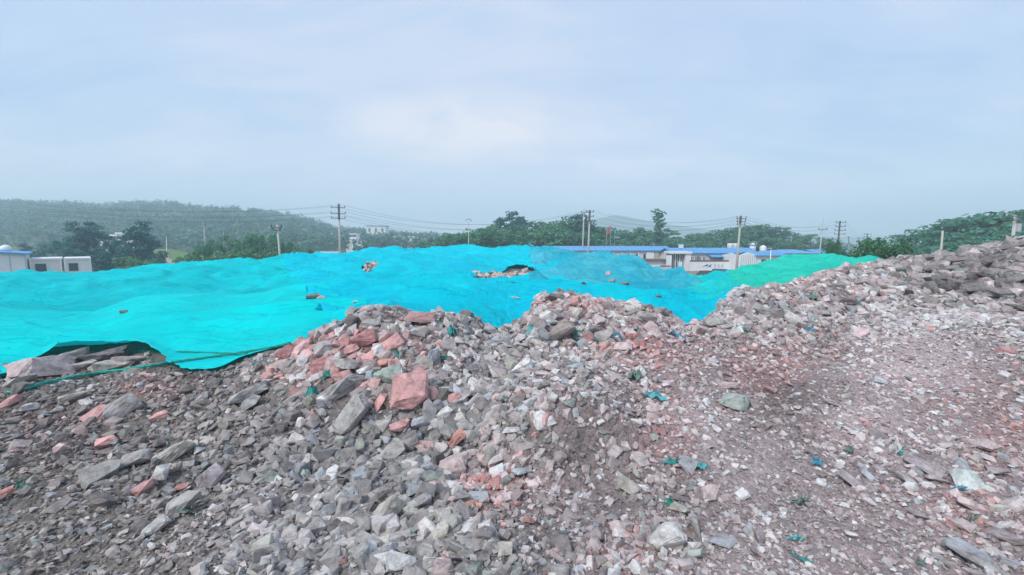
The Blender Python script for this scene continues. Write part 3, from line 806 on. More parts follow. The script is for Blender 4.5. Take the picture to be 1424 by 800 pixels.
me = mesh_np('hill_woods', q, f); add_col(me, 'tint', c)
link('hill_woods', me, M_LEAF, kind='stuff', label='hazy woods covering the long hill')
# dry weeds along the foot of the compound wall
q = []; 
for k in range(2600):
    px = r_.uniform(905, 1035); Y = r_.uniform(46, 57); p = at(px, 380, Y)
    z0 = GZ - .1; h = r_.uniform(.5, 1.25); w = .05; dx, dy = r_.normal(0, .18), r_.normal(0, .1)
    q += [(p.x - w, Y, z0), (p.x + w, Y, z0), (p.x + w * .3 + dx, Y + dy, z0 + h), (p.x - w * .3 + dx, Y + dy, z0 + h)]
me = mesh_np('dry_weeds', q, np.arange(len(q)).reshape(-1, 4))
cc = np.where(r_.random((len(q) // 4, 1)) < .6, np.array([[.20, .16, .10]]), np.array([[.08, .12, .04]])) * np.exp(r_.normal(0, .25, (len(q) // 4, 1)))
add_col(me, 'tint', np.repeat(cc, 4, 0))
link('dry_weeds', me, M_LEAF, kind='stuff', label='dry brown weeds in front of the compound wall')

# ------------------------------------------------------------------ buildings
M_WHITE = plain('white_panel', (.78, .79, .80), .5, .10, 1.2)
M_WALL = plain('pale_wall', (.60, .58, .60), .7, .10, 2.0)
M_CREAM = plain('cabin_cream', (.80, .80, .77), .5, .08, 2.0)
M_BLUE = plain('blue_roof', (.10, .33, .62), .45, .12, 1.0)
M_GREYB = plain('grey_blue', (.35, .42, .52), .5, .1, 2)
M_DARK = plain('dark_frame', (.05, .055, .06), .5, .2, 4)
M_BEIGE = plain('beige_render', (.46, .42, .37), .85, .12, 2)
M_BROWN = plain('brown_roof', (.16, .11, .095), .8, .2, 3)
M_CONC = plain('concrete_pole', (.46, .45, .42), .85, .14, 3)
M_STEEL = plain('galvanised', (.50, .53, .56), .4, .1, 3, metal=.6)
M_TOP = plain('weathered_top', (.13, .13, .125), .8, .15, 4)
M_RED = plain('red_cloth', (.50, .10, .12), .8, .1, 3)
M_LOGO = plain('logo_blue', (.03, .10, .35), .5, .05, 3)
def glass_mat():
    m, gg, bs = new_mat('window_glass')
    bs.inputs['Base Color'].default_value = (.05, .075, .10, 1)
    bs.inputs['Roughness'].default_value = .12
    return m
M_GLASS = glass_mat()
def window(parent, x0, x1, y, z0, z1, nx=2, mat=None):
    """frame proud of the wall that faces the camera (wall plane at y), glazing set back in it"""
    fr = MB(); t = .06
    fr.box(x0, x1, y - .06, y - .004, z0, z0 + t).box(x0, x1, y - .06, y - .004, z1 - t, z1)
    for k in range(nx + 1):
        xc = x0 + (x1 - x0) * k / nx
        a_ = min(max(xc - t / 2, x0), x1 - t)
        fr.box(a_, a_ + t, y - .057, y - .006, z0 + t, z1 - t)
    f = fr.build('window', mat or M_WHITE, parent)
    MB().box(x0 + t * .5, x1 - t * .5, y - .03, y - .012, z0 + t * .5, z1 - t * .5).build('pane', M_GLASS, f)
    return f
def door(parent, x0, x1, y, z0, z1, mat):
    d = MB().box(x0, x1, y - .05, y - .004, z0, z1).build('door', mat, parent)
    MB().box(x1 - .16, x1 - .10, y - .10, y - .05, z0 + .95, z0 + 1.1).build('handle', M_STEEL, d)
def gable_roof(parent, x0, x1, y0, y1, ze, zr, mat=M_BLUE, ov=.35, name='roof', ribs=True):
    ym = (y0 + y1) / 2; t = .09
    m = MB()
    prof = [(y0 - ov, ze), (ym, zr), (y1 + ov, ze), (y1 + ov, ze + t), (ym, zr + t), (y0 - ov, ze + t)]
    m.prism(prof[:2] + [prof[4], prof[5]], 0, x0 - ov, x1 + ov)
    m.prism([prof[1], prof[2], prof[3], prof[4]], 0, x0 - ov, x1 + ov)
    if ribs:
        nn = int((x1 - x0) / .9)
        for k in range(nn + 1):
            xx = x0 + (x1 - x0) * k / nn
            m.prism([(y0 - ov, ze + t), (ym, zr + t), (ym, zr + t + .05), (y0 - ov, ze + t + .05)], 0, xx - .03, xx + .03)
    return m.build(name, mat, parent)
def X(px, Y): return (px - CX) / FPX * Y * 1.0
def Zp(px, py, Y): return at(px, py, Y).z
def walls(parent, x0, x1, y0, y1, z0, z1, gable=0.0, mat=M_WALL, name='wall'):
    ym = (y0 + y1) / 2
    m = MB()
    m.box(x0, x1, y0, y0 + .12, z0, z1).box(x0, x1, y1 - .12, y1, z0, z1)
    for xa in (x0, x1 - .12):
        m.prism([(y0 + .12, z0), (y1 - .12, z0), (y1 - .12, z1), (ym, z1 + gable), (y0 + .12, z1)], 0, xa, xa + .12)
    return m.build(name, mat, parent)

# 1 the long wing facing the heap
Y = 74.0; x0, x1 = at(770, 345, Y).x, at(934, 345, Y).x; ze = Zp(870, 349, Y); zr = Zp(870, 343, Y + 3)
b = empty('long_building', ((x0 + x1) / 2, Y, GZ), 'long two-storey pale building with a blue sheet roof behind the white gatehouse', 'building')
walls(b, -(x1 - x0) / 2, (x1 - x0) / 2, 0, 7, 0, ze - GZ, zr - ze - .1); b0 = (x0 + x1) / 2
gable_roof(b, -(x1 - x0) / 2, (x1 - x0) / 2, 0, 7, ze - GZ, zr - GZ)
lx = lambda px, Y_, o: at(px, 350, Y_).x - o
for px in (852, 875, 886, 896.5):
    door(b, lx(px - 1.6, Y, b0), lx(px + 1.6, Y, b0), 0, ze - GZ - 1.9, ze - GZ - .55, M_DARK)
for px in (838, 845, 860, 867, 880):
    window(b, lx(px - 2, Y, b0), lx(px + 2, Y, b0), 0, ze - GZ - 1.55, ze - GZ - .6)
for pa, pb, mt in ((899, 909.5, M_WHITE), (910.5, 917, M_BEIGE), (918, 928, M_WHITE)):
    MB().box(lx(pa, Y, b0), lx(pb, Y, b0), -.12, -.006, .1, ze - GZ - .14).build('facade_panel', mt, b)
window(b, lx(921.5, Y, b0), lx(925.5, Y, b0), -.12, ze - GZ - 1.5, ze - GZ - .7)
for k in range(5):
    px = 842 + 11.5 * k
    MB().box(lx(px, Y, b0) - .1, lx(px, Y, b0) + .1, -.1, -.006, .05, ze - GZ - .12).build('pilaster', M_WHITE, b)
window(b, lx(846, Y, b0), lx(851, Y, b0), 0, .8, 2.0); window(b, lx(858, Y, b0), lx(863, Y, b0), 0, .8, 2.0)
# 2 the wing that steps towards the camera
Y = 68.0; x0, x1 = at(936, 350, Y).x, at(1052, 350, Y).x; ze = Zp(980, 352.5, Y); zr = Zp(980, 345.5, Y + 3); b0 = (x0 + x1) / 2
b = empty('office_wing', (b0, Y, GZ), 'low blue-roofed office wing with a row of windows above the signboard wall', 'building')
walls(b, x0 - b0, x1 - b0, 0, 5.5, 0, ze - GZ, zr - ze - .1)
gable_roof(b, x0 - b0, x1 - b0, 0, 5.5, ze - GZ, zr - GZ)
for px in (963, 968.5, 974, 979.5, 1016, 1022):
    window(b, lx(px - 2.1, Y, b0), lx(px + 2.1, Y, b0), 0, ze - GZ - 1.45, ze - GZ - .45)
door(b, lx(970.2, Y, b0), lx(972, Y, b0), -.01, ze - GZ - 1.7, ze - GZ - .4, M_DARK)
MB().prism([(-1.6, ze - GZ - .55), (-.004, ze - GZ - .22), (-.004, ze - GZ - .14), (-1.6, ze - GZ - .47)], 0, lx(984, Y, b0), lx(1013, Y, b0)).build('awning', M_BLUE, b)
# roof vent boxes
o = MB().box(-.3, .3, -.3, .3, 0, .45).box(-.36, .36, -.36, .36, .45, .55).build('roof_vent', M_WHITE, None, label='small white vent box on the ridge of the office wing', category='roof vent')
o.location = (at(947, 344, 70.7).x, 70.75, zr + .08)
# 3 the gatehouse
Y = 66.0; b0 = at(944, 360, Y).x
b = empty('gatehouse', (b0, Y, GZ), 'white gatehouse with two square pillars and a glazed front above beige wall', 'gatehouse')
zt = Zp(944, 350, Y) - GZ
for pa, pb in ((928, 933.2), (952.2, 960)):
    MB().box(lx(pa, Y, b0), lx(pb, Y, b0), -.4, .4, 0, zt - .32 - (.25 if pa < 940 else 0)).build('pillar', M_WHITE, b)
MB().box(lx(931, Y, b0), lx(960.5, Y, b0), -.6, 2.4, zt - .3, zt).build('roof', M_WHITE, b)
MB().box(lx(933.4, Y, b0), lx(952, Y, b0), -.1, .1, 0, 1.6).build('parapet', M_BEIGE, b)
MB().box(lx(933.4, Y, b0), lx(952, Y, b0), 1.9, 2.1, 0, zt - .32).build('wall', M_WALL, b)
for k in range(3):
    xa = lx(934 + k * 6.1, Y, b0); xb = lx(934 + k * 6.1 + 5.7, Y, b0)
    window(b, xa, xb, .1, 1.62, zt - .36, 2)
o = empty('notice_board', (at(945.6, 372, 64.4).x, 64.4, GZ), 'white notice board on a black post before the gatehouse', 'notice board')
MB().box(-.08, .08, -.06, .06, 0, 2.4).build('post', M_DARK, o); MB().box(-.3, .3, -.09, -.065, 1.9, 2.9).build('board', M_WHITE, o)
# 4 low outbuilding, gate, boundary wall, signboard
Y = 67.0; b0 = at(912, 365, Y).x
b = empty('outbuilding', (b0, Y, GZ), 'low white outbuilding with a brown flat roof beside the gatehouse', 'outbuilding')
zt = Zp(912, 361, Y) - GZ
walls(b, lx(890, Y, b0), lx(930, Y, b0), 0, 3, 0, zt - .25, 0, M_WHITE)
MB().box(lx(889, Y, b0), lx(930.8, Y, b0), -.4, 3.3, zt - .24, zt).build('roof', M_BROWN, b)
window(b, lx(909, Y, b0), lx(915, Y, b0), 0, .7, 1.7, 2)
Y = 64.5; b0 = at(925, 377, Y).x
b = empty('metal_gate', (b0, Y, GZ), 'grey barred metal gate with a dark top rail beside the outbuilding', 'gate')
zt = Zp(925, 369.5, Y) - GZ; w = (at(932, 377, Y).x - at(918, 377, Y).x) / 2
MB().box(-w, w, -.08, .08, zt - .16, zt).build('top_rail', M_DARK, b); MB().box(-w, w, -.05, .05, .1, .22).build('bottom_rail', M_STEEL, b)
for k in range(9):
    MB().box(-w + .04 + k * (2 * w - .14) / 8, -w + .10 + k * (2 * w - .14) / 8, -.03, .03, .23, zt - .17).build('bar', M_STEEL, b)
Y = 63.0; b0 = at(954, 380, Y).x
b = empty('boundary_wall', (b0, Y, GZ), 'plain beige boundary wall with piers below the gatehouse', 'wall')
zt = Zp(954, 377, Y) - GZ; xa, xb = lx(931.5, Y, b0), lx(979, Y, b0)
MB().box(xa, xb, -.11, .11, 0, zt - .1).build('panel', M_BEIGE, b); MB().box(xa - .05, xb + .05, -.16, .16, zt - .095, zt).build('coping', M_BEIGE, b)
for k in range(4):
    xx = xa + (xb - xa) * k / 3
    MB().box(xx - .14, xx + .14, -.2, -.112, 0, zt - .1).build('pier', M_BEIGE, b)
Y = 65.0; b0 = at(993, 369, Y).x
b = empty('signboard_wall', (b0, Y, GZ), 'long white signboard wall with a dark blue emblem and faint lettering', 'signboard')
zt = Zp(993, 362, Y) - GZ; zb = Zp(993, 375.5, Y) - GZ; xa, xb = lx(960.5, Y, b0), lx(1028, Y, b0)
pw = (xb - xa) / 6
for k in range(6): MB().box(xa + k * pw + .01, xa + (k + 1) * pw - .01, -.06, .06, zb, zt - .2).build('panel', M_WHITE, b)
MB().box(xa - .05, xb + .05, -.1, .1, zt - .2, zt).build('cap_rail', M_BROWN, b)
MB().box(xa, xb, -.12, .12, zb - .45, zb - .01).build('plinth', M_WHITE, b); MB().box(xa, xb, -.09, .09, 0, zb - .46).build('base', M_BEIGE, b)
ex, ez = lx(984, Y, b0), (zb + zt) / 2 - .12
em = MB()
em.prism([(ex - .75, ez - .22), (ex - .2, ez + .16), (ex + .25, ez + .24), (ex + .1, ez + .02), (ex - .25, ez - .02)], 1, -.085, -.062)
em.prism([(ex + .05, ez - .20), (ex + .42, ez + .12), (ex + .72, ez + .26), (ex + .5, ez - .02), (ex + .62, ez - .24), (ex + .34, ez - .1)], 1, -.09, -.064)
em.build('emblem', M_LOGO, b)
for k in range(3):       # pale, unreadable characters
    c0 = lx(993.5 + 5 * k, Y, b0)
    t_ = MB().box(c0, c0 + .36, -.08, -.062, ez + .14, ez + .20).box(c0, c0 + .36, -.08, -.062, ez - .24, ez - .18).box(c0 + .15, c0 + .21, -.083, -.064, ez - .17, ez + .13).box(c0 + .02, c0 + .34, -.085, -.066, ez - .04, ez + .01)
    t_.build('character', M_GREYB, b)
for k in range(4):
    MB().box(lx(1014, Y, b0), lx(1026 - k % 2 * 3, Y, b0), -.075, -.062, ez + .26 - k * .17, ez + .31 - k * .17).build('line_of_text', M_GREYB, b)
# 5 white hall with two dark windows
Y = 62.0; x0, x1 = at(1028, 360, Y).x, at(1093, 360, Y).x; ze = Zp(1060, 356, Y); zr = Zp(1060, 351, Y + 2.6); b0 = (x0 + x1) / 2
b = empty('white_hall', (b0, Y, GZ), 'white panel hall with small dark windows right behind the green net', 'hall')
walls(b, x0 - b0, x1 - b0, 0, 5, 0, ze - GZ, zr - ze - .08, M_WHITE)
gable_roof(b, lx(1052, Y, b0), x1 - b0, 0, 5, ze - GZ, zr - GZ)
gb = MB(); ha, hb = lx(1028, Y, b0), lx(1051, Y, b0)
gb.prism([(ha, 0), (hb, 0), (hb, ze - GZ + .12), ((ha + hb) / 2, ze - GZ + .55), (ha, ze - GZ + .12)], 1, -.2, -.006)
gb.build('gable_front', M_WHITE, b)
for k in range(1, 9): MB().box(ha + (hb - ha) * k / 9 - .02, ha + (hb - ha) * k / 9 + .02, -.23, -.202, .1, ze - GZ + .1).build('batten', M_GREYB, b)
for pa, pb in ((1059.5, 1066), (1073.5, 1080)): window(b, lx(pa, Y, b0), lx(pb, Y, b0), 0, ze - GZ - 1.15, ze - GZ - .5, 2, M_DARK)
window(b, lx(1084.5, Y, b0), lx(1087, Y, b0), 0, ze - GZ - 1.2, ze - GZ - .75, 1, M_DARK)
# 6 farther hall with a hipped blue roof
Y = 78.0; x0, x1 = at(1086, 355, Y).x, at(1137, 355, Y).x; ze = Zp(1110, 352.4, Y); zr = Zp(1110, 347, Y + 4); b0 = (x0 + x1) / 2
b = empty('workshop', (b0, Y, GZ), 'pale workshop with a bright blue hipped roof and a band of windows', 'workshop')
walls(b, x0 - b0, x1 - b0, 0, 8, 0, ze - GZ, 0, M_WHITE)
h = MB(); xa, xb = x0 - b0 - .5, x1 - b0 + .5; e = ze - GZ + .003; r0 = zr - GZ
h.add([(xa, -.5, e), (xb, -.5, e), (xb, 8.5, e), (xa, 8.5, e), (xa + 3, 4, r0), (xb - 2.2, 4, r0)], [(0, 1, 5, 4), (2, 3, 4, 5), (1, 2, 5), (3, 0, 4), (0, 3, 2, 1)])
h.build('roof', M_BLUE, b)
for k in range(8): window(b, lx(1088 + 6 * k, Y, b0), lx(1092.6 + 6 * k, Y, b0), 0, ze - GZ - 1.15, ze - GZ - .3, 2)
Y = 82.0; x0, x1 = at(1137, 355, Y).x, at(1168, 355, Y).x; ze = Zp(1150, 353, Y); zr = Zp(1150, 347.5, Y + 3); b0 = (x0 + x1) / 2
b = empty('side_shed', (b0, Y, GZ), 'low blue-roofed shed with grey bays adjoining the workshop', 'shed')
walls(b, x0 - b0, x1 - b0, 0, 6, 0, ze - GZ, zr - ze - .1, M_GREYB); gable_roof(b, x0 - b0, x1 - b0, 0, 6, ze - GZ, zr - GZ)
for k in range(4): window(b, lx(1139 + 7 * k, Y, b0), lx(1144 + 7 * k, Y, b0), 0, ze - GZ - 1.3, ze - GZ - .3, 2)
Y = 84.0; x0, x1 = at(1172, 355, Y).x, at(1185, 355, Y).x; ze = Zp(1178, 352, Y); zr = Zp(1178, 348.5, Y + 3); b0 = (x0 + x1) / 2
b = empty('white_hut', (b0, Y, GZ), 'small white hut with a dark window behind the small round tree', 'hut')
walls(b, x0 - b0, x1 - b0, 0, 4, 0, ze - GZ, zr - ze - .1, M_WHITE); gable_roof(b, x0 - b0, x1 - b0, 0, 4, ze - GZ, zr - GZ)
window(b, lx(1178.5, Y, b0), lx(1183.5, Y, b0), 0, ze - GZ - 1.2, ze - GZ - .3, 2, M_DARK)
# 7 tanks behind the roofs
def tank(px, py_top, Y, rad, label, cone=True, rail=False, legs=False):
    p = at(px, py_top, Y); e = empty('water_tank', (p.x, Y, GZ), label, 'tank', 'white tanks behind the roofs')
    zt = p.z - GZ; hb = zt - 2.0
    pf = [(rad, hb), (rad, zt - (.35 if cone else .05)), (.08, zt)]
    m = MB(); m.tube([(0, 0, hb), (0, 0, pf[1][1]), (0, 0, zt)], [rad, rad, .1 if cone else rad * .98], 18); m.build('vessel', M_WHITE, e, True)
    for k in range(3):
        zz = hb + .4 + k * .5; MB().tube([(0, 0, zz), (0, 0, zz + .05)], rad + .02, 18).build('hoop', M_STEEL, e)
    for k in range(4):
        a_ = .785 + k * 1.571; MB().tube([(rad * .8 * math.cos(a_), rad * .8 * math.sin(a_), 0), (rad * .8 * math.cos(a_), rad * .8 * math.sin(a_), hb)], .07, 6).build('leg', M_STEEL, e)
    if rail:
        m = MB()
        for k in range(8):
            a_ = k * .785; m.tube([(rad * 1.25 * math.cos(a_), rad * 1.25 * math.sin(a_), zt - .35), (rad * 1.25 * math.cos(a_), rad * 1.25 * math.sin(a_), zt + .2)], .03, 5)
        m.tube([(rad * 1.25 * math.cos(k * .524), rad * 1.25 * math.sin(k * .524), zt + .2) for k in range(13)], .03, 5, False)
        m.build('railing', M_STEEL, e); MB().tube([(0, 0, zt - .4), (0, 0, zt - .33)], rad * 1.35, 16).build('platform', M_STEEL, e)
tank(1015.5, 338.5, 88, .55, 'white flat-topped tank, outer one of the touching pair beside the tall pole', False)
tank(1022, 338.5, 88.2, .5, 'white flat-topped tank next to the pole, inner one of the pair', False)
tank(1047, 338, 88, .6, 'white tank ringed by a railed platform behind the blue roof', True, True)
tank(1061.3, 341, 88, .62, 'white tank with a domed cap standing alone behind the blue roof')
# 8 cabins and shed on the far side
def facing(px0, px1, py, Yb, turn):
    """front wall from px0 to px1, its far corner Yb ahead, turned by `turn` about the vertical"""
    ub, ua, tn = (px1 - CX) / FPX, (px0 - CX) / FPX, math.tan(turn)
    B = Vector((ub * Yb, Yb, 0)); Ya = (Yb - tn * B.x) / (1 - tn * ua)
    A = Vector((ua * Ya, Ya, 0)); return (A + B) / 2, (B - A).length / 2
def cabin(px0, px1, py, Yb, label):
    c, w = facing(px0, px1, py, Yb, .78)
    zt = Zp(px1, py, Yb) - GZ; z0 = zt - 2.75
    e = empty('site_cabin', (c.x, c.y, GZ), label, 'cabin', 'white site cabins', .78)
    walls(e, -w + .08, w - .08, 0, 6, z0 + .01, zt - .18, 0, M_CREAM)
    MB().box(-w, w, -.15, 6.15, zt - .18, zt).build('roof', M_WHITE, e)
    for s in (-1, 1): MB().box(s * (w - .09) - .09, s * (w - .09) + .09, -.14, -.004, z0 + .01, zt - .185).build('corner_post', M_WHITE, e)
    MB().box(-w, w, -.1, 6.1, 0, z0).build('plinth', M_BEIGE, e)
    window(e, -w * .68, w * .0, 0, zt - 1.55, zt - .62, 2, M_DARK)
    door(e, w * .22, w * .66, 0, z0 + .02, zt - .45, M_WHITE)
cabin(41, 86, 359, 52, 'white flat-roofed site cabin beside the blue-roofed shed')
cabin(89, 127, 358.5, 53.5, 'white flat-roofed site cabin nearest the dark pines')
c, w = facing(-150, 36, 352, 48, .80); zt = Zp(36, 353, 48) - GZ; zl = zt + 2 * w * .10
b = empty('white_shed', (c.x, c.y, GZ), 'white panel shed with a blue roof at the edge beside the cabins', 'shed', None, .80)
m = MB(); m.prism([(-w, 0), (w, 0), (w, zt - .15), (-w, zl - .15)], 1, 0, .12).prism([(-w, 0), (w, 0), (w, zt - .15), (-w, zl - .15)], 1, 8.88, 9)
m.box(w - .12, w, .12, 8.88, 0, zt - .16).box(-w, -w + .12, .12, 8.88, 0, zl - .16); m.build('wall', M_WHITE, b)
MB().prism([(-w - .3, zl - .13), (w + .3, zt - .15), (w + .3, zt + .06), (-w - .3, zl + .08)], 1, -.35, 9.35).build('roof', M_BLUE, b)
for k in range(9): MB().box(w - 1.1 * k - .05, w - 1.1 * k, -.03, -.003, .1, zt - .18).build('panel_joint', M_GREYB, b)
Y = 48.0; b0 = 0
p = at(8, 346, 50); e = empty('roof_tank', (p.x, 50, GZ + zt + .25), 'round white tank with a thin pipe on the blue shed roof', 'tank')
m = MB(); m.tube([(0, 0, 0), (0, 0, .25), (0, 0, .55), (0, 0, .7)], [.42, .5, .42, .12], 14); m.build('vessel', M_WHITE, e, True); MB().tube([(-.75, 0, 0), (-.75, 0, 1.0)], .06, 6).build('pipe', M_STEEL, e)
# 9 houses scattered on the hill
def house(px, py_base, Y, w, h, label, blocks, roof=M_WHITE, group='pale houses on the hillside', nwin=3):
    p = at(px, py_base, Y); e = empty('hillside_house', tuple(p), label, 'house', group)
    for (xa, xb, z0, z1) in blocks:
        MB().box(xa * w, xb * w, 0, w * .6, z0 * h - (3 if z0 == 0 else 0), z1 * h).build('block', M_WHITE, e)
        MB().box(xa * w - .3, xb * w + .3, -.3, w * .6 + .3, z1 * h + .003, z1 * h + .4).build('roof', roof, e)
        for k in range(nwin):
            xc = (xa + (xb - xa) * (k + .5) / nwin) * w
            window(e, xc - .6, xc + .6, 0, z0 * h + (z1 - z0) * h * .35, z0 * h + (z1 - z0) * h * .75, 1, M_DARK)
house(493, 342, 180, 7, 2.7, 'white stepped house among trees behind the three-armed pole', [(-.5, .15, 0, 1), (-.25, .12, 1.16, 1.75), (.16, .7, 0, .7)], nwin=2)
house(523, 327, 270, 12, 5.5, 'pale two-storey house highest on the hillside', [(-.5, .5, 0, 1)], M_GREYB)
house(561, 337, 200, 9, 2.2, 'long low white-roofed house below the hillside trees', [(-.5, .7, 0, 1)], M_WHITE)
house(590, 339, 205, 9, 2.6, 'brownish-roofed farmhouse at the edge of the green tree belt', [(-.5, .3, 0, .8), (.31, .8, 0, 1)], M_BEIGE)
house(157, 337, 112, 6, 2.1, 'white house showing between the dark pines', [(-.55, .2, 0, .75), (.21, .7, 0, 1)], M_WHITE, 'white house behind pines')
Y = 44; p = at(452, 354, Y)
b = empty('low_shelter', (p.x, Y, GZ), 'low shelter with a grey-blue sheet roof below the three-armed pole', 'shelter')
MB().prism([(-1.4, p.z - GZ - .2), (1.4, p.z - GZ + .2), (1.4, p.z - GZ + .27), (-1.4, p.z - GZ - .12)], 0, -1.1, 1.1).build('roof', M_GREYB, b)
for sx in (-.9, .9):
    for sy in (-1.1, 1.1): MB().box(sx - .05, sx + .05, sy - .05, sy + .05, 0, p.z - GZ - .17).build('post', M_STEEL, b)
# bright blue tarpaulin pitched on the top of the heap
tp = [at(496, 353, 31.5), at(512, 347.5, 32), at(530, 344, 32.5), at(546, 349, 32), at(556, 354, 31.5)]
tv = []
for k in range(7):
    for j, q_ in enumerate(tp): tv.append((q_.x + .05 * math.sin(k * 2 + j), q_.y + .42 * k - .2, q_.z - .03 * k * k * (.5 + .5 * math.sin(j + 1.0)) - .05 * abs(math.sin(k * 1.7 + j))))
link('tarpaulin', mesh_np('tarpaulin', tv, [(k * 5 + j, k * 5 + j + 1, k * 5 + j + 6, k * 5 + j + 5) for k in range(6) for j in range(4)], True), plain('tarp_blue', (.02, .30, .72), .5, .15, 3, bump=.3), label='bright blue tarpaulin pitched on top of the heap near a stony gap', category='tarpaulin')

# ------------------------------------------------------------------ parked cars
def car(px, py_top, Y, col, label, rz):
    p = at(px, py_top, Y)
    e = empty('parked_car', (p.x, Y, GZ), label, 'car', 'cars parked below the signboard', rz)
    e.scale = (1.0, 1.0, (p.z - GZ) / 1.5)
    M = plain('car_paint_' + '_'.join(label.split()[:2]), col, .25, .05, 2)
    L = 2.15
    body = MB().prism([(-L, .35), (-L, .72), (-L + .12, .86), (-1.15, .95), (1.35, .97), (L - .05, .88), (L, .6), (L, .35)], 0, -.86, .86).build('body', M, e)
    ca = MB(); lo = [(-.80, -1.15, .952), (.80, -1.15, .952), (.80, 1.55, .972), (-.80, 1.55, .972)]; hi = [(-.62, -.35, 1.46), (.62, -.35, 1.46), (.62, 1.0, 1.47), (-.62, 1.0, 1.47)]
    ca.add(lo + hi, [(0, 1, 5, 4), (1, 2, 6, 5), (2, 3, 7, 6), (3, 0, 4, 7)]); ca.build('cabin_glass', M_GLASS, e)
    MB().box(-.66, .66, -.38, 1.04, 1.463, 1.5).build('roof', M, e)
    for sx in (-.62, .62):
        MB().box(sx - .2, sx + .2, -L - .02, -L + .05, .62, .76).build('headlight', M_WHITE, e)
        MB().box(sx - .16, sx + .16, L - .05, L + .02, .66, .8).build('tail_light', M_RED, e)
    MB().box(-.35, .35, -L - .025, -L + .02, .42, .54).build('number_plate', M_LOGO, e)
    for sx in (-1, 1):
        for sy in (-1.35, 1.35):
            wh = MB().tube([(sx * .70, sy, .33), (sx * .88, sy, .33)], .33, 16).build('wheel', M_DARK, e)
            MB().tube([(sx * .885, sy, .33), (sx * .90, sy, .33)], .19, 12).build('rim', M_STEEL, wh)
car(986, 376.5, 60, (.13, .12, .14), 'dark grey car parked side-on against the boundary wall', 1.5)
car(1004, 374.5, 59.5, (.03, .07, .26), 'dark blue car parked below the signboard', .5)
car(1017, 376, 60.5, (.62, .64, .66), 'white car parked between the blue car and the tall pole', .1)
car(1031, 375.5, 58.5, (.34, .37, .40), 'silver car parked behind the green net beside the tall pole', .25)

# ------------------------------------------------------------------ poles, flag, wires
def pole(pxb, pxt, py_top, Y, arms, label, rad=.16, mat=None, group='utility poles', dark_top=.0, fit=None, gz=GZ, turn=0.):
    t = at(pxt, py_top, Y); xb = at(pxb, py_top + 40, Y).x
    e = empty('utility_pole', (xb, Y, gz), label, 'utility pole', group)
    H = t.z - gz; dx = t.x - xb
    MB().tube([(0, 0, 0), (dx * .5, 0, H * .5), (dx, 0, H)], [rad, rad * .8, rad * .6], 10).build('shaft', mat or M_CONC, e, True)
    if dark_top: MB().tube([(dx * (1 - dark_top / H), 0, H - dark_top), (dx, 0, H + .02)], rad * .85, 8).build('top_sleeve', M_TOP, e)
    tips = []
    for (dz, hw) in arms:
        xc = dx * (H - dz) / H
        a_ = MB(); a_.add([], []); c, s_ = math.cos(turn), math.sin(turn)
        a_.tube([(xc - hw * c, -rad - .05 - hw * s_, H - dz), (xc + hw * c, -rad - .05 + hw * s_, H - dz)], .05, 6); arm = a_.build('crossarm', M_TOP, e)
        for q in (-.95, .95):
            MB().tube([(xc + q * hw * c, -rad - .05 + q * hw * s_, H - dz), (xc + q * hw * c, -rad - .05 + q * hw * s_, H - dz + .28)], [.07, .045], 7).build('insulator', M_DARK, arm)
            tips.append(Vector((xb + xc + q * hw * c, Y - rad - .05 + q * hw * s_, gz + H - dz + .28)))
    if fit == 'lamp': MB().box(dx - .5, dx + .12, -.12, .12, H - .02, H + .12).build('lamp_head', M_STEEL, e)
    if fit == 'can': MB().tube([(dx + .35, -.1, H - 1.6), (dx + .35, -.1, H - .8)], .25, 10).build('transformer', M_STEEL, e)
    if fit == 'ring':
        m = MB(); m.tube([(dx + .55 * math.cos(k * .4 + .1), 0, H - .35 + .55 * math.sin(k * .4 + .1)) for k in range(8)], .05, 6); m.build('bracket', M_DARK, e)
    if fit == 'spike': MB().tube([(dx, 0, H), (dx + .1, 0, H + 1.4)], .03, 5).build('antenna', M_STEEL, e)
    return tips
T1 = pole(471, 471, 284, 62, [(.5, 1.0), (1.35, 1.05), (2.0, 1.0)], 'tall concrete pole with three dark crossarms above the blue tarpaulin', .19, dark_top=2.2)
pole(391, 385.5, 313, 42, [(.25, .5), (.5, .35)], 'leaning concrete pole with a short bracket rising from the shrubs', .13)
pole(286, 283, 312, 76, [(.1, .4)], 'thin grey pole before the shrubs with a small lamp', .09, fit='lamp', group='thin poles')
pole(231.5, 231.5, 329.5, 100, [(.3, .35)], 'short white post on the grass slope', .09, M_WHITE, 'thin poles')
pole(327, 327, 334, 92, [], 'thin pale post showing over the dense shrubs', .08, M_CONC, 'thin poles')
pole(311, 311, 322, 120, [(.2, .4)], 'thin hazy post farther up the hill foot', .09, M_CONC, 'thin poles')
pole(651.5, 651.5, 306, 80, [], 'slender pole with a ringed bracket in front of the tree belt', .11, fit='ring')
T7 = pole(810, 812.2, 291, 76, [(.6, .5)], 'slimmer of the twin concrete poles near the flag', .15)
T8 = pole(817.6, 820.2, 292.5, 66, [(.3, .55), (1.0, .55), (1.7, .5)], 'stouter dark-topped pole of the twin pair near the flag', .17, dark_top=1.6)
T9 = pole(1025.5, 1030.2, 300.5, 56, [(.35, .6), (.75, .55), (1.15, .5)], 'tall pale pole standing before the two touching tanks', .17, dark_top=1.0)
T10 = pole(1139, 1143.5, 316, 72, [(.4, .7)], 'thin pale pole with an aerial behind the workshop roof', .13, fit='spike')
T11 = pole(1164, 1168.3, 307.5, 80, [(.3, .9), (1.0, .9), (1.7, 1.0), (2.4, 1.0)], 'dark pole with four crossarms behind the small round tree', .17, dark_top=4.)
T12 = pole(1204, 1206, 324.5, 120, [(.3, 1.0), (1.0, 1.0)], 'dark two-armed pole just behind the large round bush tree', .16, dark_top=3)
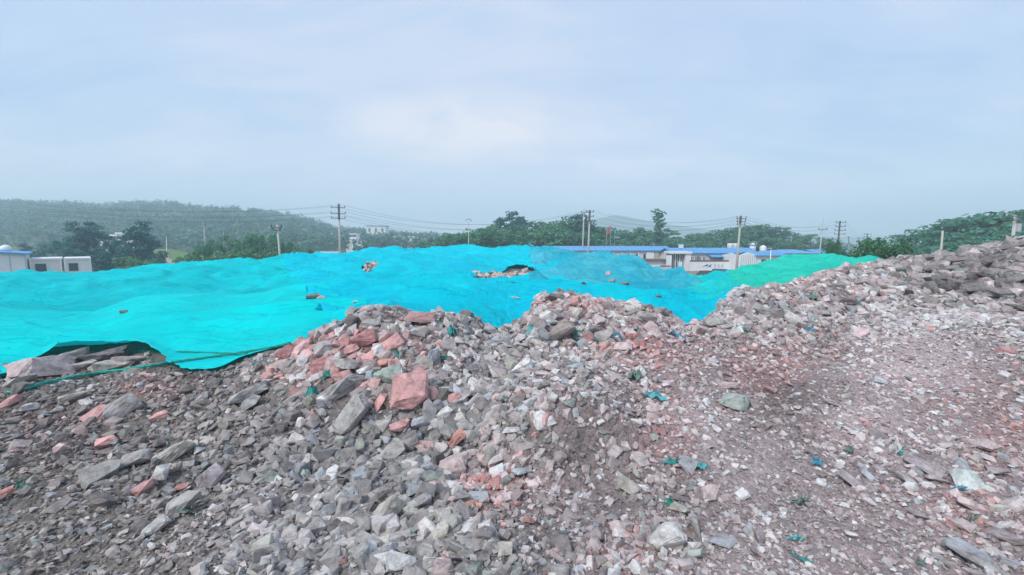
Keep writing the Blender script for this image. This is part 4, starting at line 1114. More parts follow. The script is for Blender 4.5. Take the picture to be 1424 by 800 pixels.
pole(1180, 1180, 329, 170, [(.4, 1.2)], 'hazy far pole, nearer one of the two beyond the white hut', .2, group='hazy far poles', dark_top=3)
pole(1193.5, 1193.5, 330, 190, [(.4, 1.2)], 'hazy far pole with a narrow top beside the two-armed pole', .18, group='hazy far poles', dark_top=3)
pole(1309, 1311, 321, 47, [], 'pale concrete pole half hidden among the spreading trees', .14)
T14 = pole(1410, 1411.5, 300, 44, [(.1, 1.5), (.5, .5)], 'T-topped concrete pole above the dark rock bank', .2, fit='can')
pole(1071, 1072, 346.5, 58, [], 'slim white lamp post in front of the white hall', .08, M_WHITE, 'thin poles', fit='lamp')
Yf = 84; p = at(849.5, 313, Yf)
e = empty('flagpole', (p.x, Yf, GZ), 'thin flagpole between the twin poles and the slender tree', 'flagpole')
MB().tube([(0, 0, 0), (0, 0, p.z - GZ)], [.06, .035], 8).build('shaft', M_STEEL, e); MB().tube([(0, 0, p.z - GZ), (0, 0, p.z - GZ + .15)], [.08, .05], 8).build('finial', M_STEEL, e)
fv = []
for i in range(7):
    for j in range(5): fv.append((-.05 - .10 * i - .02 * j, .08 * math.sin(i * 1.1), p.z - .15 - j * .27 - .09 * i * (1 + .12 * j)))
link('flag', mesh_np('flag', fv, [(i * 5 + j, i * 5 + j + 1, i * 5 + j + 6, i * 5 + j + 5) for i in range(6) for j in range(4)], True), M_RED, label='small drooping red flag on the thin flagpole', category='flag').location = (p.x, Yf, 0)
for px, Yq in ((843.5, 86), (855, 86)):
    q_ = at(px, 318 if px < 850 else 322, Yq)
    e = empty('flagpole', (q_.x, Yq, GZ), 'bare thin flagpole %s the red flag' % ('before' if px < 850 else 'beyond'), 'flagpole')
    MB().tube([(0, 0, 0), (0, 0, q_.z - GZ)], [.06, .035], 8).build('shaft', M_STEEL, e); MB().tube([(0, 0, q_.z - GZ), (0, 0, q_.z - GZ + .15)], [.08, .05], 8).build('finial', M_STEEL, e)
M_WIRE = plain('wire', (.05, .055, .06), .6, .1, 2)
def wire(a_, b_, sag, label, rad=.011, group='overhead wires'):
    pts = [a_.lerp(b_, k / 22) - Vector((0, 0, 4 * sag * (k / 22) * (1 - k / 22))) for k in range(23)]
    MB().tube(pts, rad, 5).build('power_wire', M_WIRE, label=label, category='wire', group=group)
names = ('top', 'middle', 'bottom')
lvl = lambda T, k, s: T[min(len(T) - 1, 2 * k + s)]
for k in range(3):
    for s in (0, 1):
        side = 'outer' if s else 'inner'
        wire(at(-160, (262, 268, 275)[k] - 3 * s, 46), lvl(T1, k, s), 1.6, f'{names[k]} {side} wire sagging past the wooded hill to the three-armed pole')
        wire(lvl(T1, k, s), lvl(T8, k, s), 2.4, f'{names[k]} {side} wire sagging between three-armed pole and the stouter twin pole', .013)
        wire(lvl(T8, k, s), lvl(T9, k, s), 1.3, f'{names[k]} {side} wire from the stouter twin pole to the tall pole by the tanks', .011)
        wire(lvl(T9, k, s), lvl(T11, k, s), 1.3, f'{names[k]} {side} wire from the tall pole by the tanks to the four-armed pole', .011)
for k in range(2):
    for s in (0, 1):
        wire(lvl(T11, k, s), lvl(T12, k, s), 1.6, f'{names[k]} {"outer" if s else "inner"} wire from the four-armed pole towards the round bush tree', .011)
wire(at(-160, 316, 60), at(283, 313, 75.8), 1.2, 'low wire crossing the hill to the thin lamp pole', .01)
wire(T12[0], at(1411, 300.5, 44), 1.5, 'long faint wire from the round bush tree to the T-topped pole', .009)

# ------------------------------------------------------------------ haze
hm = bpy.data.materials.new('haze'); hm.use_nodes = True; hm.node_tree.nodes.clear()
hg = G(hm.node_tree)
pv = hg.n('ShaderNodeVolumePrincipled', inp={'Color': (.71, .89, 1.0, 1), 'Density': HAZE, 'Anisotropy': .05})
hg.n('ShaderNodeOutputMaterial', inp={1: pv.outputs[0]})
MB().box(-1300, 1750, -60, 1230, GZ - 2.2, 82).build('haze', hm, kind='stuff', label='pale blue summer haze filling the valley')
# ------------------------------------------------------------------ rocks
TINTS = {'pink': (.60, .33, .32), 'red': (.50, .245, .24), 'salmon': (.64, .32, .26), 'dusk': (.38, .23, .23), 'rosy': (.50, .41, .405), 'grey': (.36, .35, .34), 'pale': (.56, .55, .54),
         'blue': (.35, .37, .41), 'green': (.36, .42, .38), 'brown': (.30, .26, .24), 'dark': (.18, .165, .17), 'mauve': (.36, .32, .335), 'buff': (.45, .43, .385)}
def hull_rock(seed, npts, sub, dims, boxy=.6, rough=.05):
    """angular broken stone: hull of scattered points, then chipped"""
    r = np.random.default_rng(seed)
    p = r.normal(size=(npts, 3)); p /= np.linalg.norm(p, axis=1, keepdims=True)
    p = np.sign(p) * np.abs(p) ** boxy
    p /= np.abs(p).max(0)
    p *= r.uniform(.72, 1.0, (npts, 1))
    bm = bmesh.new()
    for q in p: bm.verts.new(q)
    res = bmesh.ops.convex_hull(bm, input=bm.verts)
    bmesh.ops.delete(bm, geom=[v for v in bm.verts if not v.link_faces], context='VERTS')
    if sub:
        bmesh.ops.subdivide_edges(bm, edges=bm.edges, cuts=sub, use_grid_fill=True)
        bm.normal_update()
        co = np.array([v.co for v in bm.verts]); no = np.array([v.normal for v in bm.verts])
        o = seed * 1.37
        d = (perlin(co[:, 0] * 2.1 + co[:, 2] + o, co[:, 1] * 2.1 - co[:, 2] * 1.3) * 1.3 + perlin(co[:, 0] * 5.3 - co[:, 2] * 2 + o, co[:, 1] * 5.3 + co[:, 2] * 3) * .8 + r.normal(0, .22, len(co)))
        ledge = np.sin((co @ (r.normal(size=3) * 3.2)) + o) * .5
        co = co + no * (d * rough + ledge * rough * .6)[:, None]
        for v, c in zip(bm.verts, co): v.co = c
    for v in bm.verts: v.co = (v.co.x * dims[0] / 2, v.co.y * dims[1] / 2, v.co.z * dims[2] / 2)
    bmesh.ops.triangulate(bm, faces=bm.faces)
    bm.normal_update()
    me = bpy.data.meshes.new('rock'); bm.to_mesh(me); bm.free()
    return me
def depth_of(p): return p.y * CP - (p.z - CAMZ) * SP
_rk = [0]
BIG = []      # (px, py, radius in px) already taken
def put_rock(px, py, w, h, tilt, col, label, name='rock', cat='rock', group=None, flat=.8, lift=0., on=None):
    _rk[0] += 1; sd = 900 + _rk[0]; h = max(h, w * .42)
    r = np.random.default_rng(sd)
    g0 = on if on is not None else hit(px, py + h * .30)
    d = depth_of(g0) / FPX
    wm, hm_ = w * d * 1.12, h * d * 1.12
    me = hull_rock(sd, 24 if w > 76 else 20 if w >= 44 else 13 + int(r.integers(0, 6)), 4 if w * h > 900 else 3 if w * h > 300 else 2, (wm, .85 * max(wm * .8, hm_), hm_ * flat), .55, .05)
    base = np.array(TINTS[col]) * (.5 if px > 1230 and py < 432 else .9) * math.exp(r.normal(0, .07))
    v = np.array([q.co for q in me.vertices])
    add_col(me, 'tint', base[None] * np.exp(.16 * perlin(v[:, 0] / wm * 2.5 + sd, v[:, 1] / wm * 2.5 + v[:, 2] / wm * 2))[:, None])
    o = link(name, me, M_ROCK, label=label, category=cat, group=group)
    th = math.atan2(-g0.x, g0.y)
    o.rotation_euler = (Matrix.Rotation(th + r.normal(0, .2), 3, 'Z') @ Matrix.Rotation(-math.radians(tilt), 3, 'Y') @ Matrix.Rotation(-.35 + r.normal(0, .12), 3, 'X')).to_euler()
    o.location = g0 + Vector((0, 0, hm_ * (.24 + lift)))
    BIG.append((px, py, max(w, h) * .5, label))
    return o
ROCKS = [
 (569, 540, 60, 62, 25, 'pink', 'largest pink boulder, lying in the middle of the central rubble heap'),
 (490, 576, 62, 36, 52, 'grey', 'long grey-olive slab leaning steeply below the largest pink boulder'),
 (541, 524, 46, 36, 10, 'green', 'pale greenish block touching the upper edge of the largest pink boulder'),
 (507, 535, 26, 15, 8, 'pink', 'small flat pink slab directly beside the pale greenish block'),
 (527, 561, 30, 18, 55, 'pink', 'narrow pink splinter standing between long grey slab and largest pink boulder'),
 (556, 592, 30, 21, -5, 'pink', 'blocky pink stone under the largest pink boulder'),
 (605, 566, 28, 22, 38, 'blue', 'thin blue-grey slab on edge below the largest pink boulder'),
 (617, 574, 28, 20, 42, 'pale', 'pale grey wedge leaning on the thin blue-grey slab'),
 (583, 587, 30, 22, 12, 'blue', 'smooth bluish block next to the blocky pink stone'),
 (602, 549, 22, 26, 70, 'dusk', 'dull red upright stone just right of the largest pink boulder'),
 (630, 552, 21, 16, 20, 'pink', 'pink pyramid-shaped stone above the pale grey wedge'),
 (725, 509, 40, 28, 8, 'pale', 'large almost white angular rock between the two red-topped heaps'),
 (603, 497, 34, 20, 68, 'blue', 'upright blue-grey slab below the crest of the central heap'),
 (583, 442, 50, 14, -4, 'dusk', 'flat dark red slab lying along the crest of the central heap'),
 (512, 430, 23, 16, 6, 'rosy', 'squarish pinkish-grey stone perched highest on the central heap against the net'),
 (490, 446, 15, 21, 80, 'dark', 'dark pointed stone standing at the crest against the cyan net'),
 (517, 449, 26, 18, 10, 'grey', 'grey block tucked under the squarish perched stone'),
 (507, 473, 40, 26, 22, 'red', 'big dark-sided red rock under the crest of the central heap'),
 (547, 476, 32, 30, 30, 'pink', 'pink rock halfway between the flat red slab and largest pink boulder'),
 (516, 496, 30, 24, 15, 'pink', 'pink rock beside the green netting tufts on the central heap'),
 (449, 505, 32, 24, 18, 'red', 'rough red rock in the pink cluster at the near end of the crest'),
 (401, 490, 32, 22, 35, 'red', 'red rock where the pink cluster meets the cyan net edge'),
 (429, 479, 26, 18, 25, 'pink', 'pink rock against the net above the rough red rock'),
 (451, 485, 32, 26, 10, 'grey', 'rounded grey boulder among the pink cluster'),
 (475, 541, 68, 26, 18, 'grey', 'broad flat grey slab stretching above the long grey-olive slab'),
 (486, 508, 42, 20, -12, 'grey', 'layered grey rock in the middle of the pink cluster'),
 (476, 524, 27, 17, 15, 'pink', 'flat pink rock lying on the broad flat grey slab'),
 (395, 507, 24, 16, 12, 'rosy', 'pale pink rock at the lower end of the pink cluster'),
 (421, 524, 18, 17, 20, 'pale', 'whitish rounded stone below the rough red rock'),
 (411, 545, 20, 18, -20, 'pink', 'lowest pink stone of the cluster beside the teal netting'),
 (373, 522, 20, 14, 30, 'pink', 'isolated pink stone on the dark gravel below the net hem'),
 (434, 510, 18, 14, 0, 'rosy', 'small rosy stone wedged before the rounded grey boulder'),
 (468, 507, 16, 14, 10, 'salmon', 'small salmon stone beside the layered grey rock'),
 (490, 487, 22, 16, 15, 'pink', 'pink stone under the big dark-sided red rock'),
 (534, 505, 16, 13, 12, 'salmon', 'small bright salmon stone above the pale greenish block'),
 (635, 611, 30, 24, 60, 'salmon', 'bright orange-red rock standing below the central heap'),
 (657, 606, 26, 22, 15, 'grey', 'grey rock pressed against the bright orange-red rock'),
 (660, 627, 27, 13, 14, 'pale', 'flat pale stone below the bright orange-red rock'),
 (680, 602, 18, 18, 20, 'mauve', 'purplish stone right of the rock beside the orange-red one'),
 (712, 598, 27, 11, 12, 'pale', 'slim whitish flake lying above the trampled lip'),
 (694, 602, 15, 15, 10, 'blue', 'small bluish stone before the slim whitish flake'),
 (768, 555, 15, 18, 50, 'pale', 'white upright chip, larger of a pair on the grey saddle'),
 (782, 557, 12, 11, 0, 'pale', 'white round chip, smaller of a pair on the grey saddle'),
 (636, 646, 46, 42, 28, 'rosy', 'big pinkish-grey boulder below the orange-red rock'),
 (546, 629, 48, 32, 48, 'grey', 'big smooth grey boulder below the blocky pink stone'),
 (535, 712, 56, 40, 35, 'buff', 'big buff-grey boulder among loose grey stones near the frame bottom'),
 (593, 678, 32, 24, 28, 'rosy', 'pinkish slab between the big buff boulder and the big pinkish-grey boulder'),
 (533, 683, 32, 27, 5, 'brown', 'brown-tinged grey block above the big buff boulder'),
 (634, 687, 30, 20, 65, 'pale', 'pale upright stone under the big pinkish-grey boulder'),
 (578, 699, 46, 20, 30, 'grey', 'long grey stone lying right of the big buff boulder'),
 (558, 782, 40, 34, -25, 'pale', 'pale yellowish angular rock at the bottom edge of the loose stones'),
 (613, 741, 32, 26, 65, 'buff', 'upright buff stone above the pinkish bottom stone'),
 (615, 789, 30, 26, -20, 'rosy', 'pinkish stone cut by the bottom edge beside the pale yellowish rock'),
 (631, 779, 32, 15, -28, 'mauve', 'slender purplish stone beside the earthy bank at the bottom'),
 (651, 699, 17, 14, 0, 'salmon', 'small orange stone, bigger of two at the red gravel foot'),
 (666, 703, 13, 12, 10, 'salmon', 'small orange stone, lesser of two at the red gravel foot'),
 (501, 768, 30, 26, 12, 'grey', 'grey stone just above the pale yellowish rock'),
 (538, 764, 22, 18, 10, 'blue', 'bluish round stone beside the pale yellowish rock'),
 (439, 705, 23, 22, 40, 'pale', 'pale triangular stone in the field of small grey gravel'),
 (704, 760, 28, 24, 15, 'buff', 'buff rounded rock half buried in the earthy bank'),
 (393, 729, 26, 22, -20, 'grey', 'grey stone at the border of brown gravel and loose grey stones'),
 (472, 742, 26, 20, 15, 'blue', 'bluish stone in the loose grey stones left of the big buff boulder'),
 (590, 655, 26, 20, 20, 'blue', 'blue-grey stone beside the big pinkish-grey boulder'),
 (608, 640, 24, 24, 70, 'dark', 'dark upright stone leaning on the big pinkish-grey boulder'),
 (133, 578, 36, 25, 25, 'pink', 'pink rock leaning on the big grey boulder below the net hem'),
 (169, 568, 48, 38, 30, 'grey', 'big grey boulder beside the leaning pink rock below the net hem'),
 (221, 580, 25, 16, 22, 'pink', 'pink rock alone to the right of the big hem-side grey boulder'),
 (146, 616, 30, 18, 10, 'pink', 'pink rock lower down below the leaning pink rock'),
 (7, 687, 26, 19, 15, 'salmon', 'salmon rock at the far edge of the dark gravel'),
 (201, 677, 30, 19, 12, 'pink', 'rounded pink rock in front of the pale tall block'),
 (224, 659, 30, 26, 62, 'pale', 'pale tall block behind the rounded pink rock'),
 (253, 677, 17, 10, 10, 'red', 'small dark pink stone between the pale tall block and the grey-pink slab'),
 (255, 700, 46, 28, 22, 'grey', 'flat grey slab below the rounded pink rock'),
 (294, 664, 42, 34, 35, 'mauve', 'grey-pink slab at the edge of the fine gravel'),
 (216, 733, 36, 20, 30, 'grey', 'oblong grey stone below the flat grey slab'),
 (143, 656, 46, 38, 0, 'grey', 'rounded grey boulder in the dark gravel above the salmon rock'),
 (243, 630, 50, 28, 28, 'buff', 'large flat pale boulder above the pale tall block'),
 (191, 638, 42, 26, 12, 'grey', 'flat grey boulder left of the large flat pale boulder'),
 (222, 616, 18, 16, 0, 'dark', 'dark round stone above the large flat pale boulder'),
 (64, 511, 84, 42, -4, 'rosy', 'huge pale pinkish boulder beneath the raised edge of the cyan net'),
 (112, 508, 40, 18, 10, 'grey', 'grey rock under the raised net edge beside the huge pale boulder'),
 (100, 496, 44, 12, 4, 'buff', 'buff rock deepest in the hollow behind the huge pale boulder'),
 (180, 501, 40, 14, -6, 'rosy', 'rosy rock deep in the hollow at its rope end'),
 (158, 508, 48, 16, 6, 'buff', 'buff rock bed showing between raised net edge and hem rope'),
 (30, 529, 34, 15, 8, 'grey', 'flat grey stone under the huge pale boulder'),
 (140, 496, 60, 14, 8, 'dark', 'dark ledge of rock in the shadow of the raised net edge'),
 (10, 560, 28, 18, 30, 'pink', 'pink rock at the end of the twisted green hem rope'),
 (102, 553, 34, 20, 8, 'buff', 'greenish-buff flat rock just below the twisted hem rope'),
 (36, 568, 26, 16, 0, 'pale', 'pale stone in the dark gravel near the pink hem-end rock'),
 (258, 543, 18, 16, 60, 'brown', 'pointed brown rock in the dark hollow below the net'),
 (345, 548, 52, 20, 24, 'grey', 'broad grey slab in the gravel under the net hem'),
 (350, 560, 30, 22, 20, 'grey', 'rounded grey rock under the broad grey slab of the gravel slope'),
 (771, 413, 26, 15, -6, 'dark', 'dark rock capping the second red-topped heap'),
 (840, 467, 32, 27, 6, 'grey', 'big grey boulder on the second heap beside a blue net scrap'),
 (778, 462, 52, 26, 32, 'brown', 'leaning brown-grey slab on the flank of the second heap'),
 (899, 441, 32, 22, -20, 'grey', 'grey block under the crest right of the second heap'),
 (910, 460, 32, 22, -35, 'rosy', 'rosy-grey block below the grey block under the crest'),
 (816, 441, 18, 16, 10, 'rosy', 'rosy stone in the red rubble of the second heap'),
 (820, 470, 18, 20, 60, 'dusk', 'dull red upright stone left of the second-heap boulder'),
 (800, 436, 22, 24, 70, 'buff', 'buff upright stone in the red rubble of the second heap'),
 (865, 482, 26, 16, 10, 'rosy', 'rosy flat stone below the blue scrap of the second heap'),
 (895, 420, 16, 10, 0, 'brown', 'brown stone on the crest line above the grey block'),
 (805, 528, 17, 10, 10, 'pale', 'small white stone on the gravel below the second heap'),
 (1102, 446, 28, 20, -28, 'pale', 'pale angular rock on the bank of the path'),
 (1023, 556, 40, 32, -8, 'green', 'pale greenish-grey boulder at the foot of the bank'),
 (1055, 431, 30, 16, -25, 'grey', 'grey block near the crest of the bank below the green net'),
 (990, 449, 26, 24, 20, 'grey', 'grey block at the very end of the azure net'),
 (1012, 535, 26, 12, 5, 'rosy', 'rosy flat stone above the pale greenish-grey boulder'),
 (1072, 542, 22, 12, -10, 'dusk', 'dusky flat stone right of the pale greenish-grey boulder'),
 (886, 587, 18, 14, 5, 'pale', 'pale round stone below the torn teal scrap'),
 (925, 746, 50, 46, 40, 'pale', 'largest pale bluish slab lying on gravel at the lower middle'),
 (986, 686, 27, 27, 10, 'rosy', 'pinkish-white block above the largest pale bluish slab'),
 (972, 689, 24, 12, -70, 'rosy', 'slim pinkish stone standing against the pinkish-white block'),
 (872, 673, 34, 24, -30, 'buff', 'buff slab half sunk in the purplish gravel'),
 (1005, 754, 34, 16, 14, 'blue', 'bluish flat stone right of the largest pale bluish slab'),
 (1180, 667, 30, 20, -35, 'mauve', 'purplish slab on the stony slope beside a blue scrap'),
 (777, 793, 28, 20, 10, 'grey', 'grey stone cut by the bottom edge under the earthy bank'),
 (1055, 746, 26, 16, -75, 'mauve', 'upright purplish stone on the lower gravel'),
 (942, 707, 30, 15, -8, 'buff', 'buff flat stone beside the dark green netting wisp'),
 (970, 735, 40, 17, -52, 'grey', 'long narrow stone lying aslant right of the largest pale bluish slab'),
 (1329, 362, 34, 17, 12, 'rosy', 'large pinkish rock near the crest of the dark rock bank'),
 (1371, 365, 40, 16, 25, 'mauve', 'long tilted slab on the upper part of the dark rock bank'),
 (1293, 375, 26, 14, 10, 'mauve', 'squat rock on the dark bank below its crest'),
 (1350, 402, 34, 18, 5, 'grey', 'broad grey rock in the middle of the dark rock bank'),
 (1328, 395, 24, 13, 20, 'grey', 'rock touching the upper corner of the broad grey bank rock'),
 (1329, 427, 24, 13, 0, 'pale', 'pale flat rock at the foot of the dark bank by the path'),
 (1290, 417, 27, 17, -15, 'buff', 'buff block at the foot of the dark bank by the path'),
 (1387, 407, 40, 17, -8, 'mauve', 'wide dark mauve rock below the tilted slab of the bank'),
 (1416, 428, 34, 12, 0, 'grey', 'flat grey slab at the bank foot by the frame edge'),
 (1308, 361, 20, 9, 10, 'grey', 'thin grey slab on the crest of the dark bank'),
 (1321, 374, 26, 11, 0, 'mauve', 'flat rock under the large pinkish crest rock'),
 (1283, 387, 28, 14, 12, 'pale', 'pale-topped rock at the near end of the dark bank'),
 (1294, 402, 24, 16, -60, 'grey', 'grey rock standing on end at the near end of the bank'),
 (1409, 389, 22, 16, 30, 'grey', 'grey wedge on the bank near the frame edge'),
 (1345, 421, 18, 12, 8, 'dark', 'dark rock below the broad grey bank rock'),
 (1418, 400, 20, 15, 0, 'mauve', 'mauve rock on the bank at the frame edge'),
 (1313, 401, 30, 20, 15, 'dark', 'dark boulder left of the broad grey bank rock'),
 (1224, 379, 17, 11, -10, 'pale', 'pale stone on the ridge just under the green net end'),
 (1262, 391, 20, 12, 15, 'grey', 'grey stone where the ridge meets the dark bank'),
 (1395, 345, 26, 11, 15, 'mauve', 'highest mauve slab on the crest of the dark bank'),
 (1416, 343, 22, 9, 20, 'buff', 'buff slab at the crest of the bank by the frame edge'),
 (1366, 385, 26, 13, -5, 'dark', 'dark rock under the long tilted bank slab'),
 (1260, 668, 28, 16, -15, 'grey', 'grey wedge on the path side gravel right of a blue scrap'),
 (1291, 651, 54, 14, -5, 'mauve', 'long flat mauve slab on the path gravel'),
 (1347, 768, 50, 28, -14, 'blue', 'big bluish slab at the lower right of the gravel'),
 (1277, 715, 26, 15, -15, 'mauve', 'mauve flat stone above the big bluish slab'),
 (1387, 656, 30, 14, 5, 'mauve', 'flat mauve rock near the frame edge beside pink gravel'),
 (1401, 747, 34, 11, -12, 'mauve', 'thin mauve slab above the bottom corner stones'),
 (1366, 784, 34, 20, -8, 'grey', 'grey slab overlapping the big bluish slab from below'),
 (1368, 635, 26, 9, -6, 'pale', 'thin pale slab on the pink gravel'),
 (1350, 702, 34, 16, -18, 'rosy', 'rosy slab on the gravel beside a blue scrap'),
 (1408, 783, 28, 13, -5, 'blue', 'bluish slab in the bottom corner of the gravel'),
 (1305, 667, 26, 10, -8, 'mauve', 'flat mauve stone under the long flat mauve slab'),
 (1184, 744, 17, 9, -15, 'pale', 'small white flat stone on the dusty gravel'),
 (1359, 615, 46, 10, -4, 'rosy', 'long rosy ledge on the path near the frame edge'),
 (1210, 664, 22, 12, -30, 'blue', 'bluish wedge just right of the purplish slab'),
 (1147, 436, 20, 11, 5, 'grey', 'grey stone on the upper bank beyond the pale angular rock'),
 (1178, 420, 24, 12, 10, 'dark', 'dark rock high on the bank below the green net'),
 (1198, 415, 20, 15, 40, 'mauve', 'mauve rock beside the dark rock high on the bank'),
 (1160, 560, 26, 13, -8, 'mauve', 'mauve stone in the dark purple earth of the bank foot'),
]
for R_ in ROCKS: put_rock(*R_)
# stones that hold the nets down
def net_top(px, py):
    r = ray(px, py); dg = bpy.context.evaluated_depsgraph_get()
    ok, loc, *_ = SC.ray_cast(dg, Vector((0, 0, CAMZ)) + Vector(r) * 3.2, Vector(r).normalized())
    return loc.copy() if ok else at(px, py, 10)
bpy.context.view_layer.update()
for px, py, w, h, col, lab in ((434, 412, 20, 9, 'brown', 'brown stone holding down the seam of the smooth cyan net'), (446, 414, 11, 6, 'rosy', 'small pinkish stone beside the brown stone on the net seam'), (172, 433, 10, 7, 'brown', 'lone stone on the cyan net below its fold line'),
                               (811, 393, 9, 6, 'dark', 'dark stone on the low azure net above the second heap'), (851, 390, 10, 6, 'grey', 'grey stone on the azure net, lower of a pair below the pale mound'), (846, 379, 9, 9, 'rosy', 'pinkish stone on the azure net, upper of a pair below the pale mound'), (868, 393, 12, 6, 'dark', 'dark flat stone on the azure net right of the pair below the pale mound'),
                               (494, 419, 8, 5, 'pale', 'white stone on the azure net above the central heap'), (915, 411, 9, 5, 'dark', 'dark stone on the azure net nearest the bank crest'), (717, 413, 11, 5, 'pale', 'pale chip on the azure net left of the second heap')):
    put_rock(px, py, w, h, 5, col, lab, on=net_top(px, py + h * .3), lift=-.1)

# ------------------------------------------------------------------ loose stones by the ten thousand
r4 = np.random.default_rng(42)
VARS = []
for k in range(52):
    me = hull_rock(3000 + k, 11 + k % 6 if k < 44 else 8, 0, (2, 2, 2), .5)
    v = np.array([q.co[:] for q in me.vertices]); f = np.array([p.vertices[:] for p in me.polygons]); bpy.data.meshes.remove(me)
    VARS.append((v, f))
N0 = 88000
u_ = r4.uniform(-1.45, 1.45, N0)
a_, b_ = 1.35, 16.5; e_ = .42
Y_ = (a_ ** (1 - e_) + r4.random(N0) * (b_ ** (1 - e_) - a_ ** (1 - e_))) ** (1 / (1 - e_))
x_ = u_ * Y_
lim = crest_Y(u_) + np.where(u_ < -.86, 1.0, np.where(u_ < -.5, .0, .45))
k_ = Y_ < lim
u_, Y_, x_ = u_[k_], Y_[k_], x_[k_]
z_ = ground_z(x_, Y_)
px_, py_ = project(x_, Y_, z_)
CLEAN = [(560, 720, 170, 110, 1.), (470, 660, 120, 60, .8), (620, 560, 140, 70, .9), (480, 500, 110, 60, 1.), (800, 440, 90, 35, .8), (1330, 390, 120, 42, 1.3), (1380, 720, 90, 90, .8), (1240, 650, 90, 50, .6), (1060, 440, 70, 40, .5), (930, 740, 130, 70, .6), (170, 640, 120, 70, .4)]
FINE = [(1300, 500, 130, 60, 1.), (1150, 740, 130, 60, .9), (1060, 640, 80, 55, .95), (1240, 580, 110, 50, .9), (1150, 540, 110, 60, .8), (1360, 590, 90, 50, .8), (850, 700, 60, 60, .7), (60, 720, 90, 70, .5), (740, 730, 60, 60, .7), (370, 560, 70, 30, .6), (795, 625, 60, 35, .7), (850, 560, 70, 40, .5), (1000, 600, 60, 40, .5)]
cl, fi = zone(px_, py_, CLEAN), zone(px_, py_, FINE)
right = sstep(px_, 820, 1000) * sstep(py_, 440, 500) + .55 * (1 - sstep(px_, 200, 380))
fi = np.maximum(fi, .55 * right)
k_ = r4.random(len(px_)) > .86 * fi
size = (.013 + .0105 * Y_ ** 1.02) * (1 + .95 * cl) * (1 - .46 * np.clip(fi, 0, 1)) * (1 - .16 * right) * np.exp(r4.normal(0, .42, len(px_)))
size = np.clip(size, .012, .10 + .022 * Y_)
for (cx, cy_, rr, _) in BIG: k_ &= ~(((px_ - cx) ** 2 + (py_ - cy_) ** 2 < (rr * .72) ** 2) & (size * FPX / Y_ > 7))
sel = np.flatnonzero(k_)
x_, Y_, z_, px_, py_, size, cl = x_[sel], Y_[sel], z_[sel], px_[sel], py_[sel], size[sel], cl[sel]
# gravel showing in the torn gaps of the net
hx, hyy = [], []
for c, n_ in zip(_hc, (260, 240, 260, 300)):
    hx.append(c.x + r4.normal(0, .75, n_)); hyy.append(c.y + r4.normal(0, 1.1, n_))
hx, hyy = np.concatenate(hx), np.concatenate(hyy)
x_ = np.concatenate([x_, hx]); Y_ = np.concatenate([Y_, hyy]); z_ = np.concatenate([z_, ground_z(hx, hyy)])
size = np.concatenate([size, .16 * np.exp(r4.normal(0, .35, len(hx)))])
# fine gravel sifted between them
NF = 46000
uf = r4.uniform(-1.4, 1.4, NF); Yf_ = (1.4 ** .45 + r4.random(NF) * (11. ** .45 - 1.4 ** .45)) ** (1 / .45)
kf = Yf_ < crest_Y(uf) + .2; uf, Yf_ = uf[kf], Yf_[kf]
x_ = np.concatenate([uf * Yf_, x_]); z_ = np.concatenate([ground_z(uf * Yf_, Yf_), z_]); Y_ = np.concatenate([Yf_, Y_])
size = np.concatenate([(.007 + .0048 * Yf_) * np.exp(r4.normal(0, .35, len(uf))), size])
nfine = len(uf)
n = len(x_)
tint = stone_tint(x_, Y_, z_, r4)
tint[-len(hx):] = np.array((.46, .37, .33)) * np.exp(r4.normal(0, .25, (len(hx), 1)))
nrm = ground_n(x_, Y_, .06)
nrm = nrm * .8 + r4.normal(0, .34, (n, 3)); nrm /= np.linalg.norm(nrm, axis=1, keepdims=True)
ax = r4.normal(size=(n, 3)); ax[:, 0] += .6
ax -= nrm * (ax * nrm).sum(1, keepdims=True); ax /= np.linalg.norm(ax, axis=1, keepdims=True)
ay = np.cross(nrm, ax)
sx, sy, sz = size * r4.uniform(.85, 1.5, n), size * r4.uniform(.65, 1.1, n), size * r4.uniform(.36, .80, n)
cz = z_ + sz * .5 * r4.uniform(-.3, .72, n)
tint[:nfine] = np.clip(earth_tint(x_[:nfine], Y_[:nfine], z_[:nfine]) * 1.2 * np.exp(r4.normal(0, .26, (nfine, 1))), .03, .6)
var = r4.integers(0, 44, n); var[:nfine] = 44 + r4.integers(0, 8, nfine)
px_ = np.concatenate([np.zeros(nfine), px_])
pxx, pyy = project(x_, Y_, cz)
app = size * FPX / Y_
# the largest in view become things of their own, the rest one heap of loose stones
inview = (pxx > 8) & (pxx < 1416) & (pyy < 792) & (Y_ < crest_Y(x_ / Y_) + .15)
order = np.argsort(-np.where(inview, app, 0))
NIND = 300 - _rk[0]
chosen, taken = [], [(q[0], q[1], q[2]) for q in BIG]
for i in order:
    if len(chosen) >= NIND: break
    if all((pxx[i] - a) ** 2 + (pyy[i] - b) ** 2 > (rr * .9 + 5) ** 2 for a, b, rr in taken):
        chosen.append(i); taken.append((pxx[i], pyy[i], app[i] * .5))
is_ind = np.zeros(n, bool); is_ind[chosen] = True
def colour_word(c):
    l = c.mean()
    if c[0] > c[2] * 1.35: return 'pink' if l > .24 else 'dull red'
    t = 'purplish' if c[0] > c[1] * 1.07 and c[2] > c[1] * 1.0 else 'bluish' if c[2] > c[0] * 1.08 else ''
    b = 'pale grey' if l > .36 else 'dark grey' if l < .20 else 'grey'
    return (b.replace('grey', t + '-grey') if t else b)
LAND = [(q[0], q[1], q[2], q[3]) for q in BIG if q[2] > 12]
